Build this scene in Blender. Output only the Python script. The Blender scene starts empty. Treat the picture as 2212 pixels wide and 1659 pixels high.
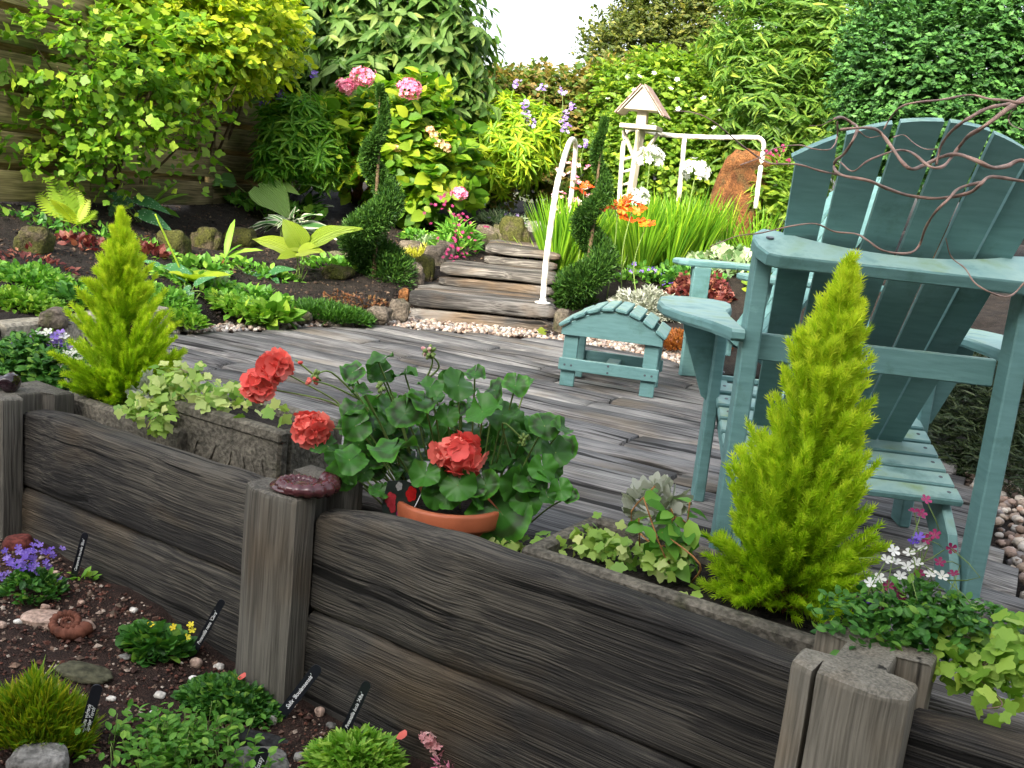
import bpy, math, random
import numpy as np
from mathutils import Matrix, Vector, noise
random.seed(7); rng = np.random.default_rng(7)
SC = bpy.context.scene
COL = SC.collection
R = math.radians
# ---------------------------------------------------------------- camera
PITCH, ROLL, FPX, EYE = R(11), R(6), 2170.0, 0.85      # focal length in units of a 2212-wide picture
cam = bpy.data.cameras.new('camera'); camo = bpy.data.objects.new('camera', cam); COL.objects.link(camo)
cam.sensor_width = 36; cam.lens = 36 * FPX / 2212; cam.clip_start = .02; cam.clip_end = 900
_f = Vector((0, math.cos(PITCH), -math.sin(PITCH))); _u = Vector((0, math.sin(PITCH), math.cos(PITCH))); _r = Vector((1, 0, 0))
_cr = _r * math.cos(ROLL) + _u * math.sin(ROLL); _cu = -_r * math.sin(ROLL) + _u * math.cos(ROLL)
camo.matrix_world = Matrix(((_cr.x, _cu.x, -_f.x, 0), (_cr.y, _cu.y, -_f.y, 0), (_cr.z, _cu.z, -_f.z, EYE), (0, 0, 0, 1)))
SC.camera = camo
CAM = np.array([0, 0, EYE])
# ---------------------------------------------------------------- sky, sun, exposure
SUN_EL, SUN_AZ = R(28.5), R(-156)      # azimuth clockwise from +Y: low sun behind the viewer's left shoulder, over the added shading roof
wd = bpy.data.worlds.new('World'); SC.world = wd; wd.use_nodes = True
nt = wd.node_tree; bg = nt.nodes['Background']
sky = nt.nodes.new('ShaderNodeTexSky'); sky.sky_type = 'NISHITA'; sky.sun_disc = False
sky.sun_elevation = SUN_EL; sky.sun_rotation = SUN_AZ; sky.dust_density = 6; sky.air_density = 1.0; sky.ozone_density = 1.0
hs = nt.nodes.new('ShaderNodeHueSaturation'); hs.inputs['Saturation'].default_value = .35
nt.links.new(sky.outputs[0], hs.inputs['Color']); nt.links.new(hs.outputs[0], bg.inputs[0])
bg.inputs[1].default_value = .15
sl = bpy.data.lights.new('sun', 'SUN'); sl.energy = 2.35; sl.angle = R(7); sl.color = (1, .89, .70)
so = bpy.data.objects.new('sun', sl); COL.objects.link(so)
sd = Vector((math.sin(SUN_AZ) * math.cos(SUN_EL), math.cos(SUN_AZ) * math.cos(SUN_EL), math.sin(SUN_EL)))
so.rotation_euler = sd.to_track_quat('Z', 'Y').to_euler()
SC.view_settings.view_transform = 'Standard'; SC.view_settings.look = 'None'
SC.view_settings.gamma = 1; SC.view_settings.use_curve_mapping = False
SC.view_settings.exposure = 2.1
SC.cycles.max_bounces = 6; SC.cycles.transparent_max_bounces = 4

# ---------------------------------------------------------------- helpers: places
def ray(x, y):
    u = x - 1106; v = 829.5 - y
    u0 = u * math.cos(ROLL) - v * math.sin(ROLL); v0 = u * math.sin(ROLL) + v * math.cos(ROLL)
    return np.array([u0, FPX * math.cos(PITCH) + v0 * math.sin(PITCH), -FPX * math.sin(PITCH) + v0 * math.cos(PITCH)])
def G(x, y, z=0.0):
    r = ray(x, y); return CAM + r * (z - EYE) / r[2]
def D(x, y, d):
    r = ray(x, y); return CAM + r * d / r[1]
WM = np.array([-.42, 2.12]); WD = np.array([1.02, -.63]); WD = WD / np.linalg.norm(WD); WN = np.array([-WD[1], WD[0]])
WROT = math.atan2(WD[1], WD[0])
def W(s, t, z=0.0):
    q = WM + WD * s + WN * t; return np.array([q[0], q[1], z])
def nrm(a):
    a = np.asarray(a, float); l = np.linalg.norm(a, axis=-1, keepdims=True); return a / np.maximum(l, 1e-9)
def rv(n=None, s=1.0):
    return rng.normal(0, s, (n, 3)) if n else rng.normal(0, s, 3)

# ---------------------------------------------------------------- helpers: objects
def thing(name, label, cat, loc=(0, 0, 0), rotz=0.0, group=None):
    o = bpy.data.objects.new(name, None); COL.objects.link(o); o.empty_display_size = .05
    o.location = loc; o.rotation_euler = (0, 0, rotz); o['label'] = label; o['category'] = cat
    if group: o['group'] = group
    return o
def tag(o, label, cat, group=None):
    o['label'] = label; o['category'] = cat
    if group: o['group'] = group
    return o
def mk(name, V, F, mat, smooth=False, var=None, extra=None):
    """mesh datablock from verts and faces; F is a list of tuples or (loops, starts, totals)"""
    V = np.asarray(V, np.float32); me = bpy.data.meshes.new(name)
    if isinstance(F, tuple) and len(F) == 3 and isinstance(F[0], np.ndarray):
        L, S, T = F
    else:
        T = np.array([len(f) for f in F], np.int32); L = np.array([i for f in F for i in f], np.int32)
        S = np.concatenate([[0], np.cumsum(T)[:-1]]).astype(np.int32)
    me.vertices.add(len(V)); me.vertices.foreach_set('co', V.ravel())
    me.loops.add(len(L)); me.loops.foreach_set('vertex_index', L.astype(np.int32))
    me.polygons.add(len(T)); me.polygons.foreach_set('loop_start', S); me.polygons.foreach_set('loop_total', T)
    me.polygons.foreach_set('use_smooth', np.full(len(T), smooth))
    if var is not None:
        a = me.attributes.new('var', 'FLOAT', 'POINT'); a.data.foreach_set('value', np.asarray(var, np.float32))
    if extra is not None:
        a = me.attributes.new('zone', 'FLOAT', 'POINT'); a.data.foreach_set('value', np.asarray(extra, np.float32))
    if mat: me.materials.append(mat)
    me.update(calc_edges=True)
    return me
def obj(name, me, parent=None, mw=None, kind=None):
    o = bpy.data.objects.new(name, me); COL.objects.link(o)
    if parent: o.parent = parent
    if mw is not None: o.matrix_local = mw
    if kind: o['kind'] = kind
    return o
def part(name, V, F, mat, parent=None, smooth=False, world=True, kind=None, var=None):
    """V in world coordinates (parent un-rotated Empty) or parent-local coordinates"""
    V = np.asarray(V, float)
    if parent is not None and world: V = V - np.array(parent.location)
    return obj(name, mk(name, V, F, mat, smooth, var), parent, kind=kind)
def copy_tree(o, parent=None):
    c = o.copy(); COL.objects.link(c); c.parent = parent
    for ch in o.children: copy_tree(ch, c)
    return c
# ---- shapes: each returns (V, F)
def join(*parts):
    V = []; F = []; n = 0
    for v, f in parts:
        v = np.asarray(v); V.append(v); F += [tuple(i + n for i in q) for q in f]; n += len(v)
    return np.vstack(V), F
def loft(rings, caps=True, closed=True):
    k = len(rings[0]); V = np.vstack(rings); F = []
    for i in range(len(rings) - 1):
        for j in range(k if closed else k - 1):
            a = i * k + j; b = i * k + (j + 1) % k; F.append((a, b, b + k, a + k))
    if caps:
        F.append(tuple(range(k))[::-1]); F.append(tuple(range((len(rings) - 1) * k, len(rings) * k)))
    return V, F
def box(x0, x1, y0, y1, z0, z1, b=0.0):
    if b <= 0:
        r = lambda x: np.array([(x, y0, z0), (x, y1, z0), (x, y1, z1), (x, y0, z1)]); return loft([r(x0), r(x1)])
    def r(x, i):
        a = b * i
        return np.array([(x, y0 + a, z0), (x, y1 - a, z0), (x, y1, z0 + a), (x, y1, z1 - a), (x, y1 - a, z1), (x, y0 + a, z1), (x, y0, z1 - a), (x, y0, z0 + a)])
    def r2(x):
        c = np.array([0, (y0 + y1) / 2, (z0 + z1) / 2]); q = r(x, 1) ; q = (q - c) * [1, 1 - 2 * b / (y1 - y0), 1 - 2 * b / (z1 - z0)] + c; q[:, 0] = x; return q
    q0 = r2(x0); q1 = r2(x1)
    return loft([q0, r(x0 + b, 1), r(x1 - b, 1), q1])
def tube(P, rad, k=6, caps=True):
    P = np.asarray(P, float); n = len(P); rad = np.broadcast_to(rad, (n,)); T = nrm(np.gradient(P, axis=0)); ref = np.array([0, 0, 1.]) if abs(T[:, 2]).mean() < .8 else np.array([0, 1., 0])
    rings = []; a = np.linspace(0, 2 * math.pi, k, endpoint=False)
    for i in range(n):
        X = nrm(np.cross(T[i], ref)); Y = np.cross(T[i], X)
        rings.append(P[i] + rad[i] * (np.cos(a)[:, None] * X + np.sin(a)[:, None] * Y))
    return loft(rings, caps)
def lathe(prof, k=32, c=(0, 0, 0)):
    a = np.linspace(0, 2 * math.pi, k, endpoint=False)
    return loft([np.array(c) + np.stack([r * np.cos(a), r * np.sin(a), np.full(k, z)], 1) for r, z in prof], caps=True)
def spline(P, n=40):
    P = np.asarray(P, float); m = len(P); out = []
    Q = np.vstack([2 * P[0] - P[1], P, 2 * P[-1] - P[-2]])
    for t in np.linspace(0, m - 1, n):
        i = min(int(t), m - 2); f = t - i; p0, p1, p2, p3 = Q[i], Q[i + 1], Q[i + 2], Q[i + 3]
        out.append(.5 * (2 * p1 + (p2 - p0) * f + (2 * p0 - 5 * p1 + 4 * p2 - p3) * f * f + (3 * p1 - p0 - 3 * p2 + p3) * f ** 3))
    return np.array(out)
def nz(p, s=1.0): return noise.noise(Vector(p) * s)
_t = (1 + 5 ** .5) / 2
ICO_V = nrm(np.array([(-1, _t, 0), (1, _t, 0), (-1, -_t, 0), (1, -_t, 0), (0, -1, _t), (0, 1, _t), (0, -1, -_t), (0, 1, -_t), (_t, 0, -1), (_t, 0, 1), (-_t, 0, -1), (-_t, 0, 1)]))
ICO_F = [(0, 11, 5), (0, 5, 1), (0, 1, 7), (0, 7, 10), (0, 10, 11), (1, 5, 9), (5, 11, 4), (11, 10, 2), (10, 7, 6), (7, 1, 8), (3, 9, 4), (3, 4, 2), (3, 2, 6), (3, 6, 8), (3, 8, 9), (4, 9, 5), (2, 4, 11), (6, 2, 10), (8, 6, 7), (9, 8, 1)]
def ico(sub=1):
    V = [tuple(v) for v in ICO_V]; F = ICO_F
    for _ in range(sub):
        mid = {}; NF = []
        def m(a, b):
            k = (min(a, b), max(a, b))
            if k not in mid: mid[k] = len(V); V.append(tuple(nrm(np.array(V[a]) + np.array(V[b]))))
            return mid[k]
        for a, b, c in F:
            ab, bc, ca = m(a, b), m(b, c), m(c, a); NF += [(a, ab, ca), (b, bc, ab), (c, ca, bc), (ab, bc, ca)]
        F = NF
    return np.array(V), F
def rock(sx, sy, sz, seed, rough=.35, sub=3, flat=.6):
    V, F = ico(sub); out = []
    for v in V:
        d = 1 + rough * nz(v * 1.3 + seed * 7.1) + .3 * rough * nz(v * 4 + seed * 3.3) + .12 * rough * nz(v * 11 + seed)
        w = v * d; w = np.sign(w) * np.abs(w) ** flat * .9 ; out.append(w * [sx, sy, sz])
    return np.array(out), F
# ---- leaf templates: x along the leaf 0..1, y across, z up
def strip_leaf(xs, ws, fold=.25, droop=.2):
    V = []; F = []; idx = []
    for x, w in zip(xs, ws):
        z = -droop * x * x
        if w <= 0: V.append((x, 0, z)); idx.append((len(V) - 1,) * 3)
        else:
            V += [(x, w, z + fold * w), (x, 0, z), (x, -w, z + fold * w)]; idx.append((len(V) - 3, len(V) - 2, len(V) - 1))
    for a, b in zip(idx[:-1], idx[1:]):
        for p, q in ((0, 1), (1, 2)):
            f = []
            for i in (a[p], b[p], b[q], a[q]):
                if i not in f: f.append(i)
            F.append(tuple(f[::-1]))
    return np.array(V, float), F
DIAM = strip_leaf([0, .45, 1], [0, .28, 0], .3, .15)
OVATE = strip_leaf([0, .22, .55, .82, 1], [0, .24, .3, .17, 0], .25, .22)
ROUND = strip_leaf([0, .15, .5, .85, 1], [0, .3, .42, .28, 0], .15, .12)
LANCE = strip_leaf([0, .2, .5, .8, 1], [0, .1, .13, .07, 0], .35, .35)
NEEDLE = strip_leaf([0, .5, 1], [.035, .04, 0], .3, .1)
BLADE = strip_leaf([0, .3, .6, .85, 1], [.012, .014, .012, .007, 0], .5, .12)
def lobed(lobes=5, depth=.35, n=21):
    V = [(.42, 0, .0)]; F = []
    for i in range(n):
        a = math.pi - 2 * math.pi * (i + .5) / n
        th = a; r = (.42 + .18 * math.cos(th)) * (1 - depth * (.5 - .5 * math.cos(lobes * th + (0 if lobes % 2 else math.pi))) )
        x = .42 + r * math.cos(th) * 1.0; y = r * 1.05 * math.sin(th); V.append((x, y, -.18 * (x - .42) ** 2 - .15 * y * y + .05 * abs(y)))
    for i in range(n): F.append((0, 1 + (i + 1) % n, 1 + i))
    return np.array(V), F
LOBED = lobed(5, .33, 21); IVY = lobed(5, .36, 21)
def basis(Dv, N):
    X = nrm(Dv); Z = N - (N * X).sum(-1, keepdims=True) * X; Z = nrm(Z); Y = np.cross(Z, X); return X, Y, Z
def merged(tm, P, Dv, N, S, wid=1.0, var=None):
    V, F = tm; n = len(P); k = len(V); X, Y, Z = basis(Dv, N); S = np.broadcast_to(S, (n,))[:, None, None]
    out = P[:, None, :] + S * (V[None, :, 0:1] * X[:, None, :] + wid * V[None, :, 1:2] * Y[:, None, :] + V[None, :, 2:3] * Z[:, None, :])
    T = np.array([len(f) for f in F], np.int32); L = np.array([i for f in F for i in f], np.int64)
    LL = (L[None, :] + (np.arange(n) * k)[:, None]).ravel(); TT = np.tile(T, n); SS = np.concatenate([[0], np.cumsum(TT)[:-1]])
    var = rng.random(n) if var is None else var
    return out.reshape(-1, 3), (LL.astype(np.int32), SS.astype(np.int32), TT.astype(np.int32)), np.repeat(var, k)
def cloud(root, name, tm, P, Dv, N, S, mat, wid=1.0, kind='stuff', smooth=False, var=None):
    if len(P) == 0: return None
    V, F, va = merged(tm, P, Dv, N, S, wid, var)
    if root is not None: V = V - np.array(root.location)
    return obj(name, mk(name, V, F, mat, smooth, va), root, kind=kind)
def mat4(p, d, n, s, wid=1.0):
    X, Y, Z = basis(np.asarray(d, float)[None], np.asarray(n, float)[None]); X, Y, Z = X[0] * s, Y[0] * s * wid, Z[0] * s
    return Matrix(((X[0], Y[0], Z[0], p[0]), (X[1], Y[1], Z[1], p[1]), (X[2], Y[2], Z[2], p[2]), (0, 0, 0, 1)))
_shared = {}
def shared(key, tm, mat, smooth=True, extra=None):
    k = (key, mat.name)
    if k not in _shared: _shared[k] = mk(key, tm[0], tm[1], mat, smooth, extra=extra)
    return _shared[k]
def place(root, me, name, p, d, n, s, wid=1.0):
    return obj(name, me, root, mat4(np.asarray(p) - (np.array(root.location) if root is not None else 0), d, n, s, wid))
def emit(root, key, tm, P, Dv, N, S, mat, n_ind=0, wid=1.0, name='leaf', mass='foliage', var=None):
    """the n_ind leaves nearest the viewer become objects of their own, the rest one mass"""
    S = np.broadcast_to(S, (len(P),)).astype(float); d = np.linalg.norm(P - CAM, axis=1) + rng.random(len(P)) * .25
    o = np.argsort(d); a, b = o[:n_ind], o[n_ind:]
    if n_ind:
        me = shared(key, tm, mat)
        for i in a: place(root, me, name, P[i], Dv[i], N[i], S[i], wid)
    cloud(root, mass, tm, P[b], Dv[b], N[b], S[b], mat, wid, var=None if var is None else var[b])
# ---------------------------------------------------------------- materials
def newmat(name):
    m = bpy.data.materials.new(name); m.use_nodes = True; t = m.node_tree
    return m, t, t.nodes['Principled BSDF'], t.nodes.new, t.links.new
def ramp(N, cols, pos=None, interp='LINEAR'):
    r = N('ShaderNodeValToRGB'); e = r.color_ramp; e.interpolation = interp; n = len(cols)
    pos = pos or [i / max(n - 1, 1) for i in range(n)]
    while len(e.elements) < n: e.elements.new(.5)
    for i in range(n): e.elements[i].position = pos[i]; e.elements[i].color = (*cols[i], 1)
    return r
def varnode(N, L):
    a = N('ShaderNodeAttribute'); a.attribute_name = 'var'; o = N('ShaderNodeObjectInfo')
    s = N('ShaderNodeMath'); s.operation = 'ADD'; f = N('ShaderNodeMath'); f.operation = 'FRACT'
    L(a.outputs['Fac'], s.inputs[0]); L(o.outputs['Random'], s.inputs[1]); L(s.outputs[0], f.inputs[0]); return f.outputs[0]
def leafmat(name, cols, trans=.35, rough=.5, spec=.35, tint=(1.15, 1.25, .55), fixed=False, veins=0):
    m, t, b, N, L = newmat(name); v = varnode(N, L)
    if fixed: a = N('ShaderNodeAttribute'); a.attribute_name = 'var'; v = a.outputs['Fac']
    ex = tuple(min(.9, c * 1.15 + d) for c, d in zip(cols[-1], (.10, .06, .0)))
    r = ramp(N, list(cols) + ([ex] if not fixed and trans > .28 else [cols[-1]]), [0, .42, .86, 1]); L(v, r.inputs[0])
    n = N('ShaderNodeTexNoise'); n.inputs['Scale'].default_value = 40; n.inputs['Detail'].default_value = 3
    mx = N('ShaderNodeMix'); mx.data_type = 'RGBA'; mx.blend_type = 'MULTIPLY'; mx.inputs[0].default_value = .35
    rr = ramp(N, [(.55, .55, .55), (1.25, 1.25, 1.2)]); L(n.outputs['Fac'], rr.inputs[0])
    L(r.outputs[0], mx.inputs[6]); L(rr.outputs[0], mx.inputs[7]); L(mx.outputs[2], b.inputs['Base Color'])
    b.inputs['Roughness'].default_value = rough; b.inputs['Specular IOR Level'].default_value = spec
    if veins:
        tc = N('ShaderNodeTexCoord'); w = N('ShaderNodeTexWave'); w.bands_direction = 'Y'; w.inputs['Scale'].default_value = veins; w.inputs['Distortion'].default_value = 1.5; L(tc.outputs['Object'], w.inputs['Vector'])
        bp = N('ShaderNodeBump'); bp.inputs['Strength'].default_value = .6; bp.inputs['Distance'].default_value = .02; L(w.outputs['Fac'], bp.inputs['Height']); L(bp.outputs[0], b.inputs['Normal'])
    if trans > 0:
        tr = N('ShaderNodeBsdfTranslucent'); tm = N('ShaderNodeMix'); tm.data_type = 'RGBA'; tm.blend_type = 'MULTIPLY'; tm.inputs[0].default_value = 1
        L(mx.outputs[2], tm.inputs[6]); tm.inputs[7].default_value = (*tint, 1); L(tm.outputs[2], tr.inputs[0])
        ms = N('ShaderNodeMixShader'); ms.inputs[0].default_value = trans
        L(b.outputs[0], ms.inputs[1]); L(tr.outputs[0], ms.inputs[2]); L(ms.outputs[0], t.nodes['Material Output'].inputs[0])
    return m
def plain(name, col, rough=.6, spec=.4, noise_amt=.3, scale=30, bump=.0, metal=0):
    m, t, b, N, L = newmat(name); tc = N('ShaderNodeTexCoord'); n = N('ShaderNodeTexNoise'); n.inputs['Scale'].default_value = scale; n.inputs['Detail'].default_value = 6
    L(tc.outputs['Object'], n.inputs['Vector'])
    lo = tuple(c * (1 - noise_amt) for c in col); hi = tuple(min(1, c * (1 + noise_amt)) for c in col)
    r = ramp(N, [lo, hi], [.3, .7]); L(n.outputs['Fac'], r.inputs[0]); L(r.outputs[0], b.inputs['Base Color'])
    b.inputs['Roughness'].default_value = rough; b.inputs['Specular IOR Level'].default_value = spec; b.inputs['Metallic'].default_value = metal
    if bump:
        bp = N('ShaderNodeBump'); bp.inputs['Strength'].default_value = bump; bp.inputs['Distance'].default_value = .01; L(n.outputs['Fac'], bp.inputs['Height']); L(bp.outputs[0], b.inputs['Normal'])
    return m
def varmat(name, cols, rough=.8, spec=.3, pos=None, interp='LINEAR'):
    m, t, b, N, L = newmat(name); v = varnode(N, L); r = ramp(N, cols, pos, interp); L(v, r.inputs[0])
    n = N('ShaderNodeTexNoise'); n.inputs['Scale'].default_value = 60; n.inputs['Detail'].default_value = 4
    rr = ramp(N, [(.6, .6, .6), (1.2, 1.2, 1.2)], [.3, .7]); L(n.outputs['Fac'], rr.inputs[0])
    mx = N('ShaderNodeMix'); mx.data_type = 'RGBA'; mx.blend_type = 'MULTIPLY'; mx.inputs[0].default_value = 1
    L(r.outputs[0], mx.inputs[6]); L(rr.outputs[0], mx.inputs[7]); L(mx.outputs[2], b.inputs['Base Color'])
    b.inputs['Roughness'].default_value = rough; b.inputs['Specular IOR Level'].default_value = spec
    return m
def timber(name, dark, mid, light, grain=(3, 34, 34), stain=None, bump=.6, crackpos=(.36, .42), rough=.85, knots=.25):
    """weathered timber, grain along local X"""
    m, t, b, N, L = newmat(name); tc = N('ShaderNodeTexCoord'); oi = N('ShaderNodeObjectInfo')
    mu = N('ShaderNodeMath'); mu.operation = 'MULTIPLY'; mu.inputs[1].default_value = 41.3; L(oi.outputs['Random'], mu.inputs[0])
    ad = N('ShaderNodeVectorMath'); ad.operation = 'ADD'; L(tc.outputs['Object'], ad.inputs[0]); L(mu.outputs[0], ad.inputs[1])
    warp = N('ShaderNodeTexNoise'); warp.inputs['Scale'].default_value = 2.2; warp.inputs['Detail'].default_value = 2; L(ad.outputs[0], warp.inputs['Vector'])
    wm = N('ShaderNodeVectorMath'); wm.operation = 'SCALE'; wm.inputs['Scale'].default_value = knots; L(warp.outputs['Color'], wm.inputs[0])
    a2 = N('ShaderNodeVectorMath'); a2.operation = 'ADD'; L(ad.outputs[0], a2.inputs[0]); L(wm.outputs[0], a2.inputs[1])
    def nse(sc, det, rgh=.6):
        mp = N('ShaderNodeMapping'); mp.inputs['Scale'].default_value = sc; L(a2.outputs[0], mp.inputs[0])
        n = N('ShaderNodeTexNoise'); n.inputs['Scale'].default_value = 1; n.inputs['Detail'].default_value = det; n.inputs['Roughness'].default_value = rgh; L(mp.outputs[0], n.inputs['Vector']); return n.outputs['Fac']
    g1 = nse(grain, 6, .65); g2 = nse((grain[0] * 1.6, grain[1] * 4.5, grain[2] * 4.5), 2, .5); g3 = nse((1.2, 2.5, 2.5), 4); ck = nse((grain[0] * .5, grain[1] * .55, grain[2] * .55), 5, .5)
    mixv = N('ShaderNodeMath'); mixv.operation = 'MULTIPLY_ADD'; mixv.inputs[1].default_value = .62; L(g2, mixv.inputs[0])
    sc1 = N('ShaderNodeMath'); sc1.operation = 'MULTIPLY'; sc1.inputs[1].default_value = .43; L(g1, sc1.inputs[0]); L(sc1.outputs[0], mixv.inputs[2])
    a3 = N('ShaderNodeMath'); a3.operation = 'MULTIPLY_ADD'; a3.inputs[1].default_value = .85; L(g3, a3.inputs[0]); sub = N('ShaderNodeMath'); sub.operation = 'SUBTRACT'; sub.inputs[1].default_value = .425; L(mixv.outputs[0], sub.inputs[0]); L(sub.outputs[0], a3.inputs[2])
    rm = ramp(N, [dark, mid, light], [.38, .52, .66]); L(a3.outputs[0], rm.inputs[0]); col = rm.outputs[0]
    if stain:
        sn = nse((2.0, 3.5, 3.5), 3); sr = ramp(N, [(0, 0, 0), (1, 1, 1)], [.52, .68]); L(sn, sr.inputs[0])
        sm = N('ShaderNodeMix'); sm.data_type = 'RGBA'; f = N('ShaderNodeMath'); f.operation = 'MULTIPLY'; f.inputs[1].default_value = .8; L(sr.outputs[0], f.inputs[0]); L(f.outputs[0], sm.inputs[0])
        L(col, sm.inputs[6]); s2 = N('ShaderNodeMix'); s2.data_type = 'RGBA'; s2.blend_type = 'MULTIPLY'; s2.inputs[0].default_value = .7; s2.inputs[6].default_value = (*stain, 1)
        rg = ramp(N, [(.35, .35, .35), (1.5, 1.5, 1.5)], [.35, .7]); L(a3.outputs[0], rg.inputs[0]); L(rg.outputs[0], s2.inputs[7]); L(s2.outputs[2], sm.inputs[7]); col = sm.outputs[2]
    cr = ramp(N, [(.12, .12, .12), (1, 1, 1)], list(crackpos)); L(ck, cr.inputs[0])
    mx = N('ShaderNodeMix'); mx.data_type = 'RGBA'; mx.blend_type = 'MULTIPLY'; mx.inputs[0].default_value = 1; L(col, mx.inputs[6]); L(cr.outputs[0], mx.inputs[7])
    # each piece a little lighter or darker than the next
    pr = ramp(N, [(.68, .68, .7), (1.28, 1.26, 1.22)]); L(oi.outputs['Random'], pr.inputs[0])
    m2 = N('ShaderNodeMix'); m2.data_type = 'RGBA'; m2.blend_type = 'MULTIPLY'; m2.inputs[0].default_value = 1; L(mx.outputs[2], m2.inputs[6]); L(pr.outputs[0], m2.inputs[7])
    L(m2.outputs[2], b.inputs['Base Color']); b.inputs['Roughness'].default_value = rough; b.inputs['Specular IOR Level'].default_value = .25
    hb = N('ShaderNodeMath'); hb.operation = 'MULTIPLY'; L(a3.outputs[0], hb.inputs[0]); L(cr.outputs[0], hb.inputs[1])
    bp = N('ShaderNodeBump'); bp.inputs['Strength'].default_value = bump; bp.inputs['Distance'].default_value = .012; L(hb.outputs[0], bp.inputs['Height']); L(bp.outputs[0], b.inputs['Normal'])
    return m
def stonemat(name, c1, c2, moss=None, scale=9, bump=.5, mossamt=.5, rough=.9):
    m, t, b, N, L = newmat(name); tc = N('ShaderNodeTexCoord'); g = N('ShaderNodeNewGeometry')
    n = N('ShaderNodeTexNoise'); n.inputs['Scale'].default_value = scale; n.inputs['Detail'].default_value = 8; n.inputs['Roughness'].default_value = .65; L(g.outputs['Position'], n.inputs['Vector'])
    n2 = N('ShaderNodeTexNoise'); n2.inputs['Scale'].default_value = scale * 9; n2.inputs['Detail'].default_value = 4; L(g.outputs['Position'], n2.inputs['Vector'])
    r = ramp(N, [c1, c2], [.35, .65]); L(n.outputs['Fac'], r.inputs[0]); col = r.outputs[0]
    s = ramp(N, [(.55, .55, .55), (1.3, 1.3, 1.3)], [.35, .65]); L(n2.outputs['Fac'], s.inputs[0])
    mx = N('ShaderNodeMix'); mx.data_type = 'RGBA'; mx.blend_type = 'MULTIPLY'; mx.inputs[0].default_value = 1; L(col, mx.inputs[6]); L(s.outputs[0], mx.inputs[7]); col = mx.outputs[2]
    if moss:
        n3 = N('ShaderNodeTexNoise'); n3.inputs['Scale'].default_value = scale * 1.2; n3.inputs['Detail'].default_value = 5; L(g.outputs['Position'], n3.inputs['Vector'])
        sr = ramp(N, [(0, 0, 0), (1, 1, 1)], [1 - mossamt - .08, 1 - mossamt + .08]); L(n3.outputs['Fac'], sr.inputs[0])
        mm = N('ShaderNodeMix'); mm.data_type = 'RGBA'; L(sr.outputs[0], mm.inputs[0]); L(col, mm.inputs[6]); mc = N('ShaderNodeMix'); mc.data_type = 'RGBA'; mc.blend_type = 'MULTIPLY'; mc.inputs[0].default_value = 1; mc.inputs[6].default_value = (*moss, 1); L(s.outputs[0], mc.inputs[7]); L(mc.outputs[2], mm.inputs[7]); col = mm.outputs[2]
    L(col, b.inputs['Base Color']); b.inputs['Roughness'].default_value = rough; b.inputs['Specular IOR Level'].default_value = .25
    bp = N('ShaderNodeBump'); bp.inputs['Strength'].default_value = bump; bp.inputs['Distance'].default_value = .015; L(n2.outputs['Fac'], bp.inputs['Height']); L(bp.outputs[0], b.inputs['Normal'])
    return m
M = {}
M['deck'] = timber('deck_timber', (.052, .051, .052), (.136, .134, .133), (.28, .275, .262), grain=(1.8, 44, 44), stain=(.13, .11, .085), crackpos=(.36, .41), knots=.04)
M['sleeper'] = timber('wall_sleeper', (.022, .021, .020), (.056, .052, .045), (.140, .127, .101), grain=(1.4, 66, 66), stain=(.12, .088, .052), bump=1.0, crackpos=(.345, .385), knots=.03)
M['post'] = timber('post_timber', (.085, .08, .066), (.150, .140, .115), (.215, .20, .165), grain=(2.6, 44, 44), stain=(.15, .11, .068), bump=.5, crackpos=(.30, .35), knots=.03)
M['step'] = timber('step_timber', (.026, .025, .024), (.085, .08, .074), (.22, .21, .195), grain=(2, 44, 44), stain=(.15, .105, .065), crackpos=(.34, .42), knots=.05)
M['fence'] = timber('fence_timber', (.09, .075, .035), (.22, .175, .085), (.36, .29, .15), grain=(1.5, 20, 20), stain=(.16, .18, .06), bump=.3, crackpos=(.22, .28), knots=.04)
M['teal'] = None
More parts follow.
